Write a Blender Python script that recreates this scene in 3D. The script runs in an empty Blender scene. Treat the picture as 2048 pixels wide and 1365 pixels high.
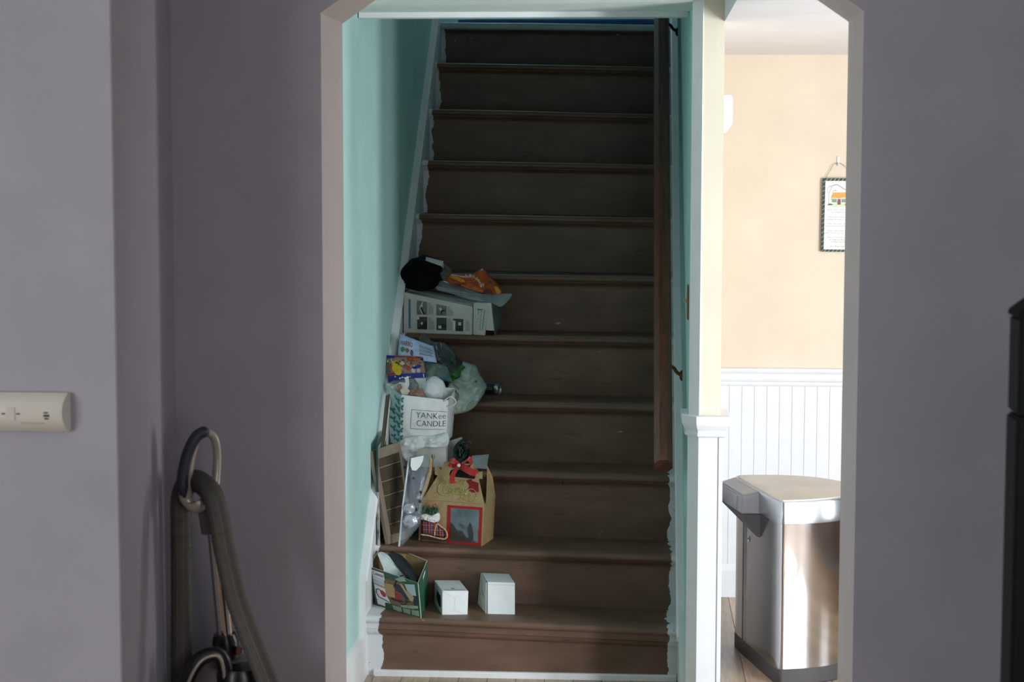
import bpy, bmesh, math, random
from mathutils import Vector, Matrix, noise
PI = math.pi
rnd = random.Random(7)
S = bpy.context.scene
COL = S.collection

# ------------------------------------------------------------------ camera, world, lights, exposure
cam = bpy.data.cameras.new('camera')
cam.sensor_width = 22.3
cam.lens = 41.61
cam.clip_start = 0.05
cam.dof.use_dof = True
cam.dof.focus_distance = 6.75
cam.dof.aperture_fstop = 4.5
camo = bpy.data.objects.new('camera', cam)
COL.objects.link(camo)
camo.matrix_world = Matrix(((0.99777, -0.007454, 0.066319, 0.39394), (0.066718, 0.088309, -0.993856, -6.38772),
                            (0.001552, 0.996065, 0.088609, 1.73486), (0, 0, 0, 1)))
S.camera = camo
S.view_settings.view_transform = 'Standard'
S.view_settings.look = 'None'
S.view_settings.gamma = 1.0
S.view_settings.use_curve_mapping = False
S.view_settings.exposure = 0.0

w = bpy.data.worlds.new('world')
S.world = w
w.use_nodes = True
w.node_tree.nodes['Background'].inputs[0].default_value = (0.75, 0.85, 1.0, 1)
w.node_tree.nodes['Background'].inputs[1].default_value = 0.4


def area(name, loc, target, sx, sy, power, col):
    l = bpy.data.lights.new(name, 'AREA')
    l.shape = 'RECTANGLE'
    l.size, l.size_y, l.energy, l.color = sx, sy, power, col
    o = bpy.data.objects.new(name, l)
    COL.objects.link(o)
    o.location = loc
    o.rotation_euler = (Vector(target) - Vector(loc)).to_track_quat('-Z', 'Y').to_euler()
    return o


# daylight through the glazed kitchen door, the kitchen window, the living room window and the window upstairs, plus an added side fill
area('glass_door_daylight', (2.95, -3.25, 1.05), (0.0, 0.0, 0.75), 0.34, 1.75, 71, (0.93, 0.97, 1.0))
area('glass_door_daylight', (2.95, -2.25, 1.05), (0.0, 0.3, 0.75), 0.34, 1.75, 71, (0.93, 0.97, 1.0))
area('kitchen_window_daylight', (2.95, -0.75, 1.15), (0.0, -0.9, 0.9), 0.4, 1.5, 24, (0.95, 0.98, 1.0))
area('living_window_daylight', (-3.42, -6.3, 1.4), (-0.6, -2.0, 1.2), 2.0, 1.4, 98, (0.96, 0.96, 1.0))
area('living_side_fill', (1.24, -5.0, 1.4), (-1.2, -2.4, 1.2), 1.3, 1.3, 22, (1.0, 0.96, 0.94))  # added fill from the side to brighten the projecting wall's return
area('upstairs_window_daylight', (-0.535, 3.55, 3.75), (0.5, 2.2, 2.7), 1.0, 1.0, 14, (0.78, 0.88, 1.0))




# ------------------------------------------------------------------ helpers
def lin(c):
    return tuple(((v / 255) / 12.92 if v <= 10 else ((v / 255 + 0.055) / 1.055) ** 2.4) for v in c)


MATS = {}


def mat(name, col, rough=0.5, metal=0.0, var=0.07, scale=14.0, bump=0.0, bscale=120.0, alpha=1.0, spec=0.5,
        stretch=(1, 1, 1), sheen=0.0, col2=None, aniso=0.0, coat=0.0):
    if name in MATS:
        return MATS[name]
    m = bpy.data.materials.new(name)
    m.use_nodes = True
    nt = m.node_tree
    b = nt.nodes['Principled BSDF']
    tc = nt.nodes.new('ShaderNodeTexCoord')
    mp = nt.nodes.new('ShaderNodeMapping')
    mp.inputs['Scale'].default_value = stretch
    nt.links.new(tc.outputs['Object'], mp.inputs[0])
    n = nt.nodes.new('ShaderNodeTexNoise')
    n.inputs['Scale'].default_value = scale
    n.inputs['Detail'].default_value = 5
    nt.links.new(mp.outputs[0], n.inputs['Vector'])
    mx = nt.nodes.new('ShaderNodeMix')
    mx.data_type = 'RGBA'
    c = lin(col)
    d = lin(col2) if col2 else tuple(v * (1 - 2 * var) for v in c)
    e = c if col2 else tuple(min(1, v * (1 + 2 * var)) for v in c)
    rp = nt.nodes.new('ShaderNodeMapRange')
    rp.inputs[1].default_value, rp.inputs[2].default_value = 0.3, 0.7
    nt.links.new(n.outputs['Fac'], rp.inputs[0])
    nt.links.new(rp.outputs[0], mx.inputs['Factor'])
    mx.inputs['A'].default_value = (*d, 1)
    mx.inputs['B'].default_value = (*e, 1)
    nt.links.new(mx.outputs['Result'], b.inputs['Base Color'])
    b.inputs['Roughness'].default_value = rough
    b.inputs['Metallic'].default_value = metal
    b.inputs['Specular IOR Level'].default_value = spec
    b.inputs['Alpha'].default_value = alpha
    if coat:
        b.inputs['Coat Weight'].default_value = coat
        b.inputs['Coat Roughness'].default_value = 0.08
    if sheen:
        b.inputs['Sheen Weight'].default_value = sheen
    if aniso:
        b.inputs['Anisotropic'].default_value = aniso
    if bump:
        n2 = nt.nodes.new('ShaderNodeTexNoise')
        n2.inputs['Scale'].default_value = bscale
        n2.inputs['Detail'].default_value = 3
        nt.links.new(mp.outputs[0], n2.inputs['Vector'])
        bp = nt.nodes.new('ShaderNodeBump')
        bp.inputs['Strength'].default_value = bump
        bp.inputs['Distance'].default_value = 0.004
        nt.links.new(n2.outputs['Fac'], bp.inputs['Height'])
        nt.links.new(bp.outputs[0], b.inputs['Normal'])
    MATS[name] = m
    return m


def tag(o, label=None, cat=None, group=None, kind=None):
    if label: o['label'] = label
    if cat: o['category'] = cat
    if group: o['group'] = group
    if kind: o['kind'] = kind
    return o


def thing(name, label, cat, loc=(0, 0, 0), group=None):
    o = bpy.data.objects.new(name, None)
    o.empty_display_size = 0.05
    COL.objects.link(o)
    o.location = loc
    return tag(o, label, cat, group)


def wloc(o):
    v = Vector((0, 0, 0))
    while o:
        v += Vector(o.location)
        o = o.parent
    return v


def obj(name, geo, m, parent=None, smooth=False, label=None):
    """geo: bmesh or (verts, faces) in world coordinates; moved so that the origin sits at the base."""
    me = bpy.data.meshes.new(name)
    if isinstance(geo, bmesh.types.BMesh):
        bmesh.ops.recalc_face_normals(geo, faces=geo.faces)
        geo.to_mesh(me)
        geo.free()
    else:
        me.from_pydata([tuple(v) for v in geo[0]], [], geo[1])
        bb = bmesh.new()
        bb.from_mesh(me)
        bmesh.ops.recalc_face_normals(bb, faces=bb.faces)
        bb.to_mesh(me)
        bb.free()
    ms = m if isinstance(m, (list, tuple)) else [m]
    for a in ms:
        me.materials.append(a)
    if smooth:
        me.polygons.foreach_set('use_smooth', [True] * len(me.polygons))
        if smooth != 'all':
            me.set_sharp_from_angle(angle=math.radians(40))
    o = bpy.data.objects.new(name, me)
    COL.objects.link(o)
    xs = [v.co for v in me.vertices]
    lo = [min(v[i] for v in xs) for i in range(3)]
    hi = [max(v[i] for v in xs) for i in range(3)]
    org = Vector(((lo[0] + hi[0]) / 2, (lo[1] + hi[1]) / 2, lo[2]))
    me.transform(Matrix.Translation(-org))
    if parent:
        o.parent = parent
        o.location = org - wloc(parent)
    else:
        o.location = org
    if label: o['label'] = label
    return o


def struct(name, geo, m, parent=None, smooth=False):
    o = obj(name, geo, m, parent, smooth)
    if parent is None:
        o['kind'] = 'structure'
    return o


def bx(x0, x1, y0, y1, z0, z1, bev=0.0, bm=None, seg=2):
    own = bm is None
    b = bmesh.new()
    vs = [b.verts.new((x, y, z)) for x in (x0, x1) for y in (y0, y1) for z in (z0, z1)]
    for f in ((0, 1, 3, 2), (4, 6, 7, 5), (0, 4, 5, 1), (2, 3, 7, 6), (0, 2, 6, 4), (1, 5, 7, 3)):
        b.faces.new([vs[i] for i in f])
    bmesh.ops.recalc_face_normals(b, faces=b.faces)
    if bev:
        bmesh.ops.bevel(b, geom=list(b.edges), offset=bev, segments=seg, affect='EDGES', profile=0.5)
    if own:
        return b
    join(bm, b)
    return bm


def join(bm, other, mi=None):
    me = bpy.data.meshes.new('tmp')
    other.to_mesh(me)
    other.free()
    n = len(bm.faces)
    bm.from_mesh(me)
    if mi is not None:
        bm.faces.ensure_lookup_table()
        for f in bm.faces[n:]:
            f.material_index = mi
    bpy.data.meshes.remove(me)
    return bm


def hexa(f, d, bev=0.0):
    """front quad f (bl, br, tr, tl) and back quad d as four points."""
    b = bmesh.new()
    vs = [b.verts.new(p) for p in list(f) + list(d)]
    for q in ((0, 1, 2, 3), (7, 6, 5, 4), (0, 4, 5, 1), (1, 5, 6, 2), (2, 6, 7, 3), (3, 7, 4, 0)):
        b.faces.new([vs[i] for i in q])
    bmesh.ops.recalc_face_normals(b, faces=b.faces)
    if bev:
        bmesh.ops.bevel(b, geom=list(b.edges), offset=bev, segments=2, affect='EDGES')
    return b


def prism(poly, vec, bev=0.0):
    """poly: planar world points, extruded by vec."""
    b = bmesh.new()
    v = Vector(vec)
    a = [b.verts.new(p) for p in poly]
    c = [b.verts.new(Vector(p) + v) for p in poly]
    n = len(a)
    b.faces.new(a)
    b.faces.new(c[::-1])
    for i in range(n):
        b.faces.new((a[i], c[i], c[(i + 1) % n], a[(i + 1) % n]))
    bmesh.ops.recalc_face_normals(b, faces=b.faces)
    if bev:
        bmesh.ops.bevel(b, geom=list(b.edges), offset=bev, segments=2, affect='EDGES')
    return b


def spline(pts, n):
    P = [Vector(p) for p in pts]
    P = [2 * P[0] - P[1]] + P + [2 * P[-1] - P[-2]]
    out = []
    segs = len(P) - 3
    for k in range(n + 1):
        t = k / n * segs
        i = min(int(t), segs - 1)
        u = t - i
        a, b, c, d = P[i:i + 4]
        out.append(0.5 * ((2 * b) + (c - a) * u + (2 * a - 5 * b + 4 * c - d) * u * u + (3 * b - a - 3 * c + d) * u ** 3))
    return out


def tube(path, rad, sides=12, closed=False, caps=True, rot=0.0, sx=1.0, up=None):
    """rad: number or function of (t in 0..1)"""
    b = bmesh.new()
    P = [Vector(p) for p in path]
    n = len(P)
    R = rad if callable(rad) else (lambda t: rad)
    rings = []
    ref = None
    for i, p in enumerate(P):
        if closed:
            t = (P[(i + 1) % n] - P[i - 1]).normalized()
        else:
            t = (P[min(i + 1, n - 1)] - P[max(i - 1, 0)]).normalized()
        if up is not None:
            a = Vector(up) - t * t.dot(Vector(up))
            ref = a.normalized()
        elif ref is None:
            ref = t.orthogonal().normalized()
        else:
            ref = (ref - t * ref.dot(t)).normalized()
        c = t.cross(ref)
        r = R(i / max(1, n - 1))
        rings.append([b.verts.new(p + ref * (r * math.cos(rot + 2 * PI * k / sides)) + c * (r * sx * math.sin(rot + 2 * PI * k / sides)))
                      for k in range(sides)])
    m = n if closed else n - 1
    for i in range(m):
        A, B = rings[i], rings[(i + 1) % n]
        for k in range(sides):
            b.faces.new((A[k], A[(k + 1) % sides], B[(k + 1) % sides], B[k]))
    if caps and not closed:
        b.faces.new(rings[0][::-1])
        b.faces.new(rings[-1])
    return b


def lathe(prof, c, axis=(0, 0, 1), sides=28):
    """prof: (r, h) along axis from c"""
    ax = Vector(axis).normalized()
    a = ax.orthogonal().normalized()
    d = ax.cross(a)
    b = bmesh.new()
    rings = []
    for r, h in prof:
        rings.append([b.verts.new(Vector(c) + ax * h + (a * math.cos(2 * PI * k / sides) + d * math.sin(2 * PI * k / sides)) * max(r, 1e-4))
                      for k in range(sides)])
    for A, B in zip(rings, rings[1:]):
        for k in range(sides):
            b.faces.new((A[k], A[(k + 1) % sides], B[(k + 1) % sides], B[k]))
    b.faces.new(rings[0][::-1])
    b.faces.new(rings[-1])
    return b


class Patch:
    """a four-cornered sheet bl, br, tr, tl, bulged along its normal; prints are laid on it"""

    def __init__(s, bl, br, tr, tl, bulge=0.0, wr=0.0, seed=0, facing=(0, -1, 0.2), wscale=30.0):
        s.q = [Vector(p) for p in (bl, br, tr, tl)]
        n = (s.q[1] - s.q[0] + s.q[2] - s.q[3]).cross(s.q[3] - s.q[0] + s.q[2] - s.q[1]).normalized()
        s.n = n if n.dot(Vector(facing)) > 0 else -n
        s.bulge, s.wr, s.seed, s.ws = bulge, wr, seed, wscale

    def flat(s, u, v):
        a, b, c, d = s.q
        return (a * (1 - u) + b * u) * (1 - v) + (d * (1 - u) + c * u) * v

    def pt(s, u, v, off=0.0):
        p = s.flat(u, v)
        uu, vv = min(max(u, 0), 1), min(max(v, 0), 1)
        h = s.bulge * (math.sin(PI * uu) * math.sin(PI * vv)) ** 0.55 if s.bulge else 0
        if s.wr:
            h += s.wr * (0.5 * noise.noise(p * s.ws + Vector((s.seed * 7.1, 0, 0))) + 0.5 * crink(p * s.ws + Vector((s.seed * 7.1, 0, 0)))) * min(1, 6 * min(uu, vv, 1 - uu, 1 - vv) + 0.3)
        return p + s.n * (h + off)

    def pillow(s, nu=18, nv=18, back=0.8, thick=0.0):
        """closed body: the front sheet and a back sheet"""
        vs, fs = [], []
        for j in range(nv + 1):
            for i in range(nu + 1):
                vs.append(s.pt(i / nu, j / nv))
        o = len(vs)
        for j in range(nv + 1):
            for i in range(nu + 1):
                u, v = i / nu, j / nv
                p = s.flat(u, v)
                f = s.pt(u, v)
                h = (f - p).dot(s.n)
                vs.append(p - s.n * (abs(h) * back + thick + 0.0006))
        W = nu + 1
        for j in range(nv):
            for i in range(nu):
                a = j * W + i
                fs.append((a, a + 1, a + W + 1, a + W))
                a += o
                fs.append((a, a + W, a + W + 1, a + 1))
        rim = [i for i in range(nu)] + [nu + W * j for j in range(nv)] + [W * nv + nu - i for i in range(nu)] + [W * (nv - j) for j in range(nv)]
        for k in range(len(rim)):
            a, b = rim[k], rim[(k + 1) % len(rim)]
            fs.append((a, a + o, b + o, b))
        return vs, fs

    def rect(s, u0, v0, u1, v1, off=0.0006, n=6):
        k = n if (s.bulge or s.wr) else 1
        vs = [s.pt(u0 + (u1 - u0) * i / k, v0 + (v1 - v0) * j / k, off) for j in range(k + 1) for i in range(k + 1)]
        fs = [(j * (k + 1) + i, j * (k + 1) + i + 1, (j + 1) * (k + 1) + i + 1, (j + 1) * (k + 1) + i) for j in range(k) for i in range(k)]
        return vs, fs

    def poly(s, uv, off=0.0008):
        return [s.pt(u, v, off) for u, v in uv], [tuple(range(len(uv)))]

    def disc(s, u, v, ru, rv, off=0.0008, n=16, a0=0.0):
        return s.poly([(u + ru * math.cos(2 * PI * k / n + a0), v + rv * math.sin(2 * PI * k / n + a0)) for k in range(n)], off)

    def line(s, uv, wid, off=0.0009, aspect=1.0):
        """stroke of width wid (in u) through uv points"""
        vs, fs = [], []
        for k in range(len(uv)):
            a = uv[max(k - 1, 0)]
            b = uv[min(k + 1, len(uv) - 1)]
            dx, dy = b[0] - a[0], (b[1] - a[1]) / aspect
            l = math.hypot(dx, dy) or 1
            nx, ny = -dy / l * wid / 2, dx / l * wid / 2 * aspect
            vs += [s.pt(uv[k][0] + nx, uv[k][1] + ny, off), s.pt(uv[k][0] - nx, uv[k][1] - ny, off)]
        for k in range(len(uv) - 1):
            fs.append((2 * k, 2 * k + 1, 2 * k + 3, 2 * k + 2))
        return vs, fs

    def text(s, txt, u0, v0, u1, v1, off=0.0012, rot=0, thin=0.0, ext=False):
        vs, fs = text_mesh(txt, thin)
        xs = [p[0] for p in vs]
        ys = [p[1] for p in vs]
        X0, X1, Y0, Y1 = min(xs), max(xs), min(ys), max(ys)
        out = []
        for x, y in vs:
            a, b = (x - X0) / (X1 - X0), (y - Y0) / (Y1 - Y0)
            if rot == 90: a, b = 1 - b, a
            elif rot == -90: a, b = b, 1 - a
            elif rot == 180: a, b = 1 - a, 1 - b
            out.append(s.pt(u0 + (u1 - u0) * a, v0 + (v1 - v0) * b, off))
        return out, fs


def text_mesh(txt, thin=0.0):
    c = bpy.data.curves.new('t', 'FONT')
    c.body = txt
    c.align_x = 'CENTER'
    c.resolution_u = 3
    c.offset = thin
    o = bpy.data.objects.new('t', c)
    COL.objects.link(o)
    dg = bpy.context.evaluated_depsgraph_get()
    me = bpy.data.meshes.new_from_object(o.evaluated_get(dg))
    vs = [(v.co.x, v.co.y) for v in me.vertices]
    fs = [tuple(p.vertices) for p in me.polygons]
    bpy.data.objects.remove(o)
    bpy.data.curves.remove(c)
    bpy.data.meshes.remove(me)
    return vs, fs


def merge(*gs):
    vs, fs = [], []
    for g in gs:
        o = len(vs)
        vs += list(g[0])
        fs += [tuple(i + o for i in f) for f in g[1]]
    return vs, fs


def crink(q):
    a, b = noise.noise(q), noise.noise(q * 2.3 + Vector((3.1, 7.7, 1.3)))
    return 0.62 * (1 - 3.2 * abs(a)) + 0.38 * (1 - 3.2 * abs(b))


def inflate(outline, depth, back=None, rings=9, wr=0.0, wscale=18.0, seed=0, center=None, fold=0.0, nfold=9, n=None, dirn=(0, -1, 0)):
    """a full-bodied bag from its outline: swells towards dirn by depth and away from it by back"""
    D = Vector(dirn).normalized()
    P = [Vector(p) for p in outline]
    if n:
        Q = P + [P[0]]
        P = spline(Q, n)[:-1]
    c = Vector(center) if center else sum(P, Vector()) / len(P)
    back = depth if back is None else back
    vs, fs = [], []
    N = len(P)

    def add(sign, dd):
        idx = []
        for r in range(rings):
            t = 1 - r / rings
            ring = []
            for k, p in enumerate(P):
                q = c + (p - c) * t
                h = dd * math.sqrt(max(0, 1 - t ** 2.4))
                h += fold * math.sin(nfold * 2 * PI * k / N + 2.0 * noise.noise(q * 9)) * t * (1 - t) * 4 * (1 if sign > 0 else 0.3)
                off = noise.noise_vector(q * wscale + Vector((seed * 3.7, seed, sign)))
                e = wr * crink(q * wscale * 0.8 + Vector((seed * 3.7, seed, sign * 5))) * min(1, (1 - t) * 5)
                ring.append(q + D * (sign * (h + e)) + off * wr * (0.25 if r == 0 else 0.5))
            idx.append(ring)
        return idx

    F = add(1, depth)
    B = add(-1, back)
    B[0] = F[0]
    for r in range(rings):
        vs += F[r]
    vs.append(c + D * depth)
    tf = len(vs) - 1
    ob = len(vs)
    for r in range(1, rings):
        vs += B[r]
    vs.append(c - D * back)
    tb = len(vs) - 1
    for r in range(rings - 1):
        for k in range(N):
            a, b = r * N + k, r * N + (k + 1) % N
            fs.append((a, b, b + N, a + N))
    for k in range(N):
        fs.append(((rings - 1) * N + k, (rings - 1) * N + (k + 1) % N, tf))
    bi = lambda r, k: (k % N) if r == 0 else ob + (r - 1) * N + (k % N)
    for r in range(rings - 1):
        for k in range(N):
            fs.append((bi(r, k), bi(r + 1, k), bi(r + 1, k + 1), bi(r, k + 1)))
    for k in range(N):
        fs.append((bi(rings - 1, k), tb, bi(rings - 1, k + 1)))
    return vs, fs


def blob(c, r, seed=0, amp=0.15, sc=2.0, sub=4, ridge=False):
    b = bmesh.new()
    bmesh.ops.create_icosphere(b, subdivisions=sub, radius=1.0)
    for v in b.verts:
        d = v.co.normalized()
        q = d * sc + Vector((seed * 5.3, seed * 1.7, 0))
        h = noise.noise(q) if not ridge else 1 - 2 * abs(noise.noise(q)) - 0.4
        h += 0.4 * noise.noise(q * 2.7)
        v.co = Vector(c) + Vector((d.x * r[0], d.y * r[1], d.z * r[2])) * (1 + amp * h)
    return b


def P3(a, dy=0.0, dx=0.0, dz=0.0):
    return (a[0] + dx, a[1] + dy, a[2] + dz)


# ------------------------------------------------------------------ paint and wood
M_LAV = mat('lavender_paint', (159, 156, 166), 0.75, var=0.025, scale=5, bump=0.12, bscale=90)
M_REV = mat('pinkish_white_paint', (202, 193, 193), 0.7, var=0.02, scale=5, bump=0.08, bscale=90)
M_AQUA = mat('aqua_paint', (184, 222, 219), 0.55, var=0.025, scale=4, bump=0.08, bscale=70)
M_CEIL = mat('ceiling_paint', (226, 232, 228), 0.8, var=0.02, scale=6)
M_WHITE = mat('white_trim_paint', (228, 230, 232), 0.4, var=0.02, scale=12, bump=0.05, bscale=60)
M_BEIGE = mat('beige_paint', (225, 212, 193), 0.7, var=0.02, scale=5, bump=0.06, bscale=90)
M_CREAM = mat('cream_paint', (224, 218, 198), 0.7, var=0.02, scale=5)
M_WAINS = mat('white_wainscot_paint', (226, 230, 234), 0.45, var=0.015, scale=10)
M_DARK = mat('dark_gap', (20, 19, 18), 0.9)


def stair_paint(name, dirt, lw, rw, flecks=True):
    """worn brown floor paint with the white wall paint slapped over both ends"""
    m = bpy.data.materials.new(name)
    m.use_nodes = True
    nt = m.node_tree
    N, L = nt.nodes, nt.links
    b = N['Principled BSDF']
    geo = N.new('ShaderNodeNewGeometry')
    sep = N.new('ShaderNodeSeparateXYZ')
    L.new(geo.outputs['Position'], sep.inputs[0])

    def nz(sc, det=4, stretch=None):
        n = N.new('ShaderNodeTexNoise')
        n.inputs['Scale'].default_value = sc
        n.inputs['Detail'].default_value = det
        if stretch:
            mp = N.new('ShaderNodeMapping')
            mp.inputs['Scale'].default_value = stretch
            L.new(geo.outputs['Position'], mp.inputs[0])
            L.new(mp.outputs[0], n.inputs['Vector'])
        else:
            L.new(geo.outputs['Position'], n.inputs['Vector'])
        return n.outputs['Fac']

    def math_(op, a, c):
        n = N.new('ShaderNodeMath')
        n.operation = op
        for i, v in enumerate((a, c)):
            if isinstance(v, (int, float)):
                n.inputs[i].default_value = v
            else:
                L.new(v, n.inputs[i])
        return n.outputs[0]

    def mix(f, a, c):
        n = N.new('ShaderNodeMix')
        n.data_type = 'RGBA'
        L.new(f, n.inputs['Factor'])
        for k, v in (('A', a), ('B', c)):
            if isinstance(v, tuple):
                n.inputs[k].default_value = (*lin(v), 1)
            else:
                L.new(v, n.inputs[k])
        return n.outputs['Result']
    def ramp(v, a, c):
        n = N.new('ShaderNodeMapRange')
        n.inputs[1].default_value, n.inputs[2].default_value = a, c
        L.new(v, n.inputs[0])
        return n.outputs[0]
    base = mix(ramp(nz(7, 6, (0.6, 1, 2.2)), 0.3, 0.7), (93, 70, 56), (115, 89, 74))
    base = mix(ramp(nz(60, 3, (0.25, 1, 1)), 0.62, 0.8), base, (72, 54, 45))
    base = mix(ramp(nz(3.1, 2), 0.55, 0.8), base, dirt)
    if flecks:
        fl = math_('MULTIPLY', ramp(nz(38, 2, (0.6, 1, 1)), 0.735, 0.755), ramp(nz(4.0, 1, (0.7, 1, 1.4)), 0.52, 0.6))
        base = mix(fl, base, (180, 188, 182))
    e = math_('MULTIPLY', math_('SUBTRACT', nz(16, 5), 0.5), 0.055)
    left = ramp(math_('ADD', math_('SUBTRACT', -0.5332 + lw, sep.outputs['X']), e), 0.0, 0.0016)
    right = ramp(math_('ADD', math_('SUBTRACT', sep.outputs['X'], 0.5332 - rw), e), 0.0, 0.0016)
    ends = math_('MAXIMUM', left, right)
    L.new(mix(ends, base, mix(ramp(nz(90, 2), 0.68, 0.75), (214, 219, 222), (90, 80, 74))), b.inputs['Base Color'])
    b.inputs['Roughness'].default_value = 0.48
    bp = N.new('ShaderNodeBump')
    bp.inputs['Strength'].default_value = 0.25
    bp.inputs['Distance'].default_value = 0.003
    L.new(nz(45, 4, (0.3, 1, 1)), bp.inputs['Height'])
    L.new(bp.outputs[0], b.inputs['Normal'])
    return m


M_STEP = stair_paint('brown_stair_paint', (84, 72, 62), 0.016, 0.026)
M_TREAD = stair_paint('brown_tread_paint', (104, 96, 86), 0.016, 0.026, False)
M_STEP1 = stair_paint('brown_stair_paint_bottom', (96, 76, 66), 0.048, 0.036, False)

# ------------------------------------------------------------------ floors, made of oak strips
T, HW, NO, NT = 0.25054, 0.5332, 0.0363, 0.0245
ZL = [0, .2157, .4103, .6453, .8709, 1.1004, 1.3250, 1.5582, 1.7803, 2.0063, 2.2219, 2.4220]
ZR = [0, .1861, .3873, .6283, .8568, 1.0873, 1.3122, 1.5418, 1.7611, 1.9810, 2.1988, 2.4057]
ztread = lambda i, x: ZL[i] + (ZR[i] - ZL[i]) * (x + HW) / (2 * HW)

fl = struct('floor', bx(-3.5, 3.0, -8.5, 1.45, -0.06, -0.016), mat('subfloor', (120, 96, 70), 0.7))
M_OAK = [mat('oak_strip_%s' % n, c, 0.32, var=0.12, scale=9, stretch=(8, 0.8, 1), bump=0.05, bscale=60)
         for n, c in (('pale', (186, 164, 132)), ('tan', (166, 140, 110)), ('grey', (156, 138, 116)), ('pink', (178, 152, 130)))]
xs = [-0.9 + 0.098 * k for k in range(30)]
for k, x in enumerate(xs):
    y0 = -2.6 + rnd.random() * 0.2
    for y1 in (y0 + 1.25 + rnd.random() * 0.4, 1.36):
        o = obj('plank', bx(x + 0.0007, x + 0.0973, y0 + 0.0007, min(y1, 1.36) - 0.0007, -0.016, 0.0, 0.001, seg=1), M_OAK[rnd.choice((0, 0, 1, 2, 3))], fl)
        y0 = y1

# ------------------------------------------------------------------ arch wall with clipped corners, living room shell
b = bmesh.new()
ya, yb = -2.02, -1.70
AL, AR, AT = -0.336, 0.891, 2.42
cl, cr = (AL, 2.094), (AL + 0.47, AT)
dl, dr = (AR, 2.094), (AR - 0.47, AT)
join(b, prism([(-3.5, ya, 0), (AL, ya, 0), (AL, ya, 2.094), (AL, ya, 2.5), (-3.5, ya, 2.5)], (0, yb - ya, 0)))
join(b, prism([(AR, ya, 0), (1.36, ya, 0), (1.36, ya, 2.5), (AR, ya, 2.5), (AR, ya, 2.094)], (0, yb - ya, 0)))
join(b, prism([(AL, ya, 2.094), (cr[0], ya, AT), (dr[0], ya, AT), (AR, ya, 2.094), (AR, ya, 2.5), (AL, ya, 2.5)], (0, yb - ya, 0)))
bmesh.ops.remove_doubles(b, verts=b.verts, dist=1e-5)
b.faces.ensure_lookup_table()
for f in b.faces:
    c = f.calc_center_median()
    if ya + 0.05 < c.y < yb - 0.05 and AL - 0.01 < c.x < AR + 0.01 and c.z < AT + 0.01:
        f.material_index = 1
struct('wall_arch', b, [M_LAV, M_REV])
# the projecting piece of wall that carries the alarm, with a rounded corner
b = bmesh.new()
poly = [(-3.5, -2.57, 0), (-0.672, -2.57, 0), (-0.669, -2.567, 0)]
for k in range(7):
    a = PI / 2 * k / 6
    poly.append((-0.669 - 0.03 * (1 - math.cos(a)) * 0.5, -2.225 + 0.03 * math.sin(a), 0))
poly += [(-0.684, -2.19, 0), (-0.684, -2.02, 0), (-3.5, -2.02, 0)]
struct('wall_left', prism(poly, (0, 0, 2.5)), [M_LAV], smooth=False)
b = bmesh.new()
for a in ((1.262, 1.36, -8.5, -5.7, 0, 2.5), (1.262, 1.36, -4.3, -2.02, 0, 2.5), (1.262, 1.36, -5.7, -4.3, 0, 0.7), (1.262, 1.36, -5.7, -4.3, 2.1, 2.5)):
    bx(*a, bm=b)
struct('wall_right', b, M_LAV)
w3 = struct('added_window_3', bx(1.25, 1.36, -5.74, -5.66, 0.66, 2.14), M_WHITE)  # unseen window frame, added around the side fill lamp
for a in ((1.25, 1.36, -4.34, -4.26, 0.66, 2.14), (1.25, 1.36, -5.66, -4.34, 2.06, 2.14), (1.24, 1.36, -5.7, -4.3, 0.66, 0.73)):
    obj('window_frame', bx(*a), M_WHITE, w3)
struct('wall_rear', bx(-3.6, 1.36, -8.6, -8.5, 0, 2.5), mat('dark_rear_wall_tone', (84, 68, 58), 0.5, var=0.1, scale=5, stretch=(6, 1, 1)))  # unseen rear wall in an invented dark tone to cut bounced light
b = bmesh.new()
for a in ((-3.6, -3.48, -8.5, -7.35, 0, 2.5), (-3.6, -3.48, -5.25, -2.02, 0, 2.5), (-3.6, -3.48, -7.35, -5.25, 0, 0.65), (-3.6, -3.48, -7.35, -5.25, 2.15, 2.5)):
    bx(*a, bm=b)
struct('wall_far_left', b, M_LAV)
wn = struct('window_1', bx(-3.52, -3.44, -7.39, -7.31, 0.61, 2.19), M_WHITE)
for a in ((-3.52, -3.44, -5.29, -5.21, 0.61, 2.19), (-3.52, -3.44, -7.31, -5.29, 2.11, 2.19), (-3.52, -3.40, -7.31, -5.29, 0.61, 0.69), (-3.52, -3.46, -6.32, -6.28, 0.69, 2.11)):
    obj('window_frame', bx(*a), M_WHITE, wn)
struct('ceiling', bx(-3.6, 1.36, -8.6, -1.70, 2.5, 2.56), M_CEIL)

# ------------------------------------------------------------------ stairwell, hall and kitchen shell
struct('wall_stair', bx(-0.66, -0.553, -1.70, 4.6, 0, 4.9), M_AQUA)
b = bmesh.new()
join(b, prism([(0.553, -0.338, 0), (0.585, -0.37, 0), (0.652, -0.37, 0), (0.652, 1.36, 0), (0.652, 4.6, 0), (0.553, 4.6, 0)], (0, 0, 4.9)))
b.faces.ensure_lookup_table()
for f in b.faces:
    n = f.normal
    if n.x < -0.4 and n.y < -0.4: f.material_index = 1
    elif n.y < -0.9: f.material_index = 2
    elif n.x > 0.9: f.material_index = 3
struct('wall_partition', b, [M_AQUA, M_WHITE, M_CREAM, M_BEIGE])
# wooden corner bead that runs up the end of the partition
struct('trim_1', prism([(0.5535, -0.341, 0.96), (0.585, -0.3735, 0.96), (0.5875, -0.3715, 0.96), (0.5875, -0.365, 0.96), (0.56, -0.338, 0.96)], (0, 0, 1.4)), M_WHITE)
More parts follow.
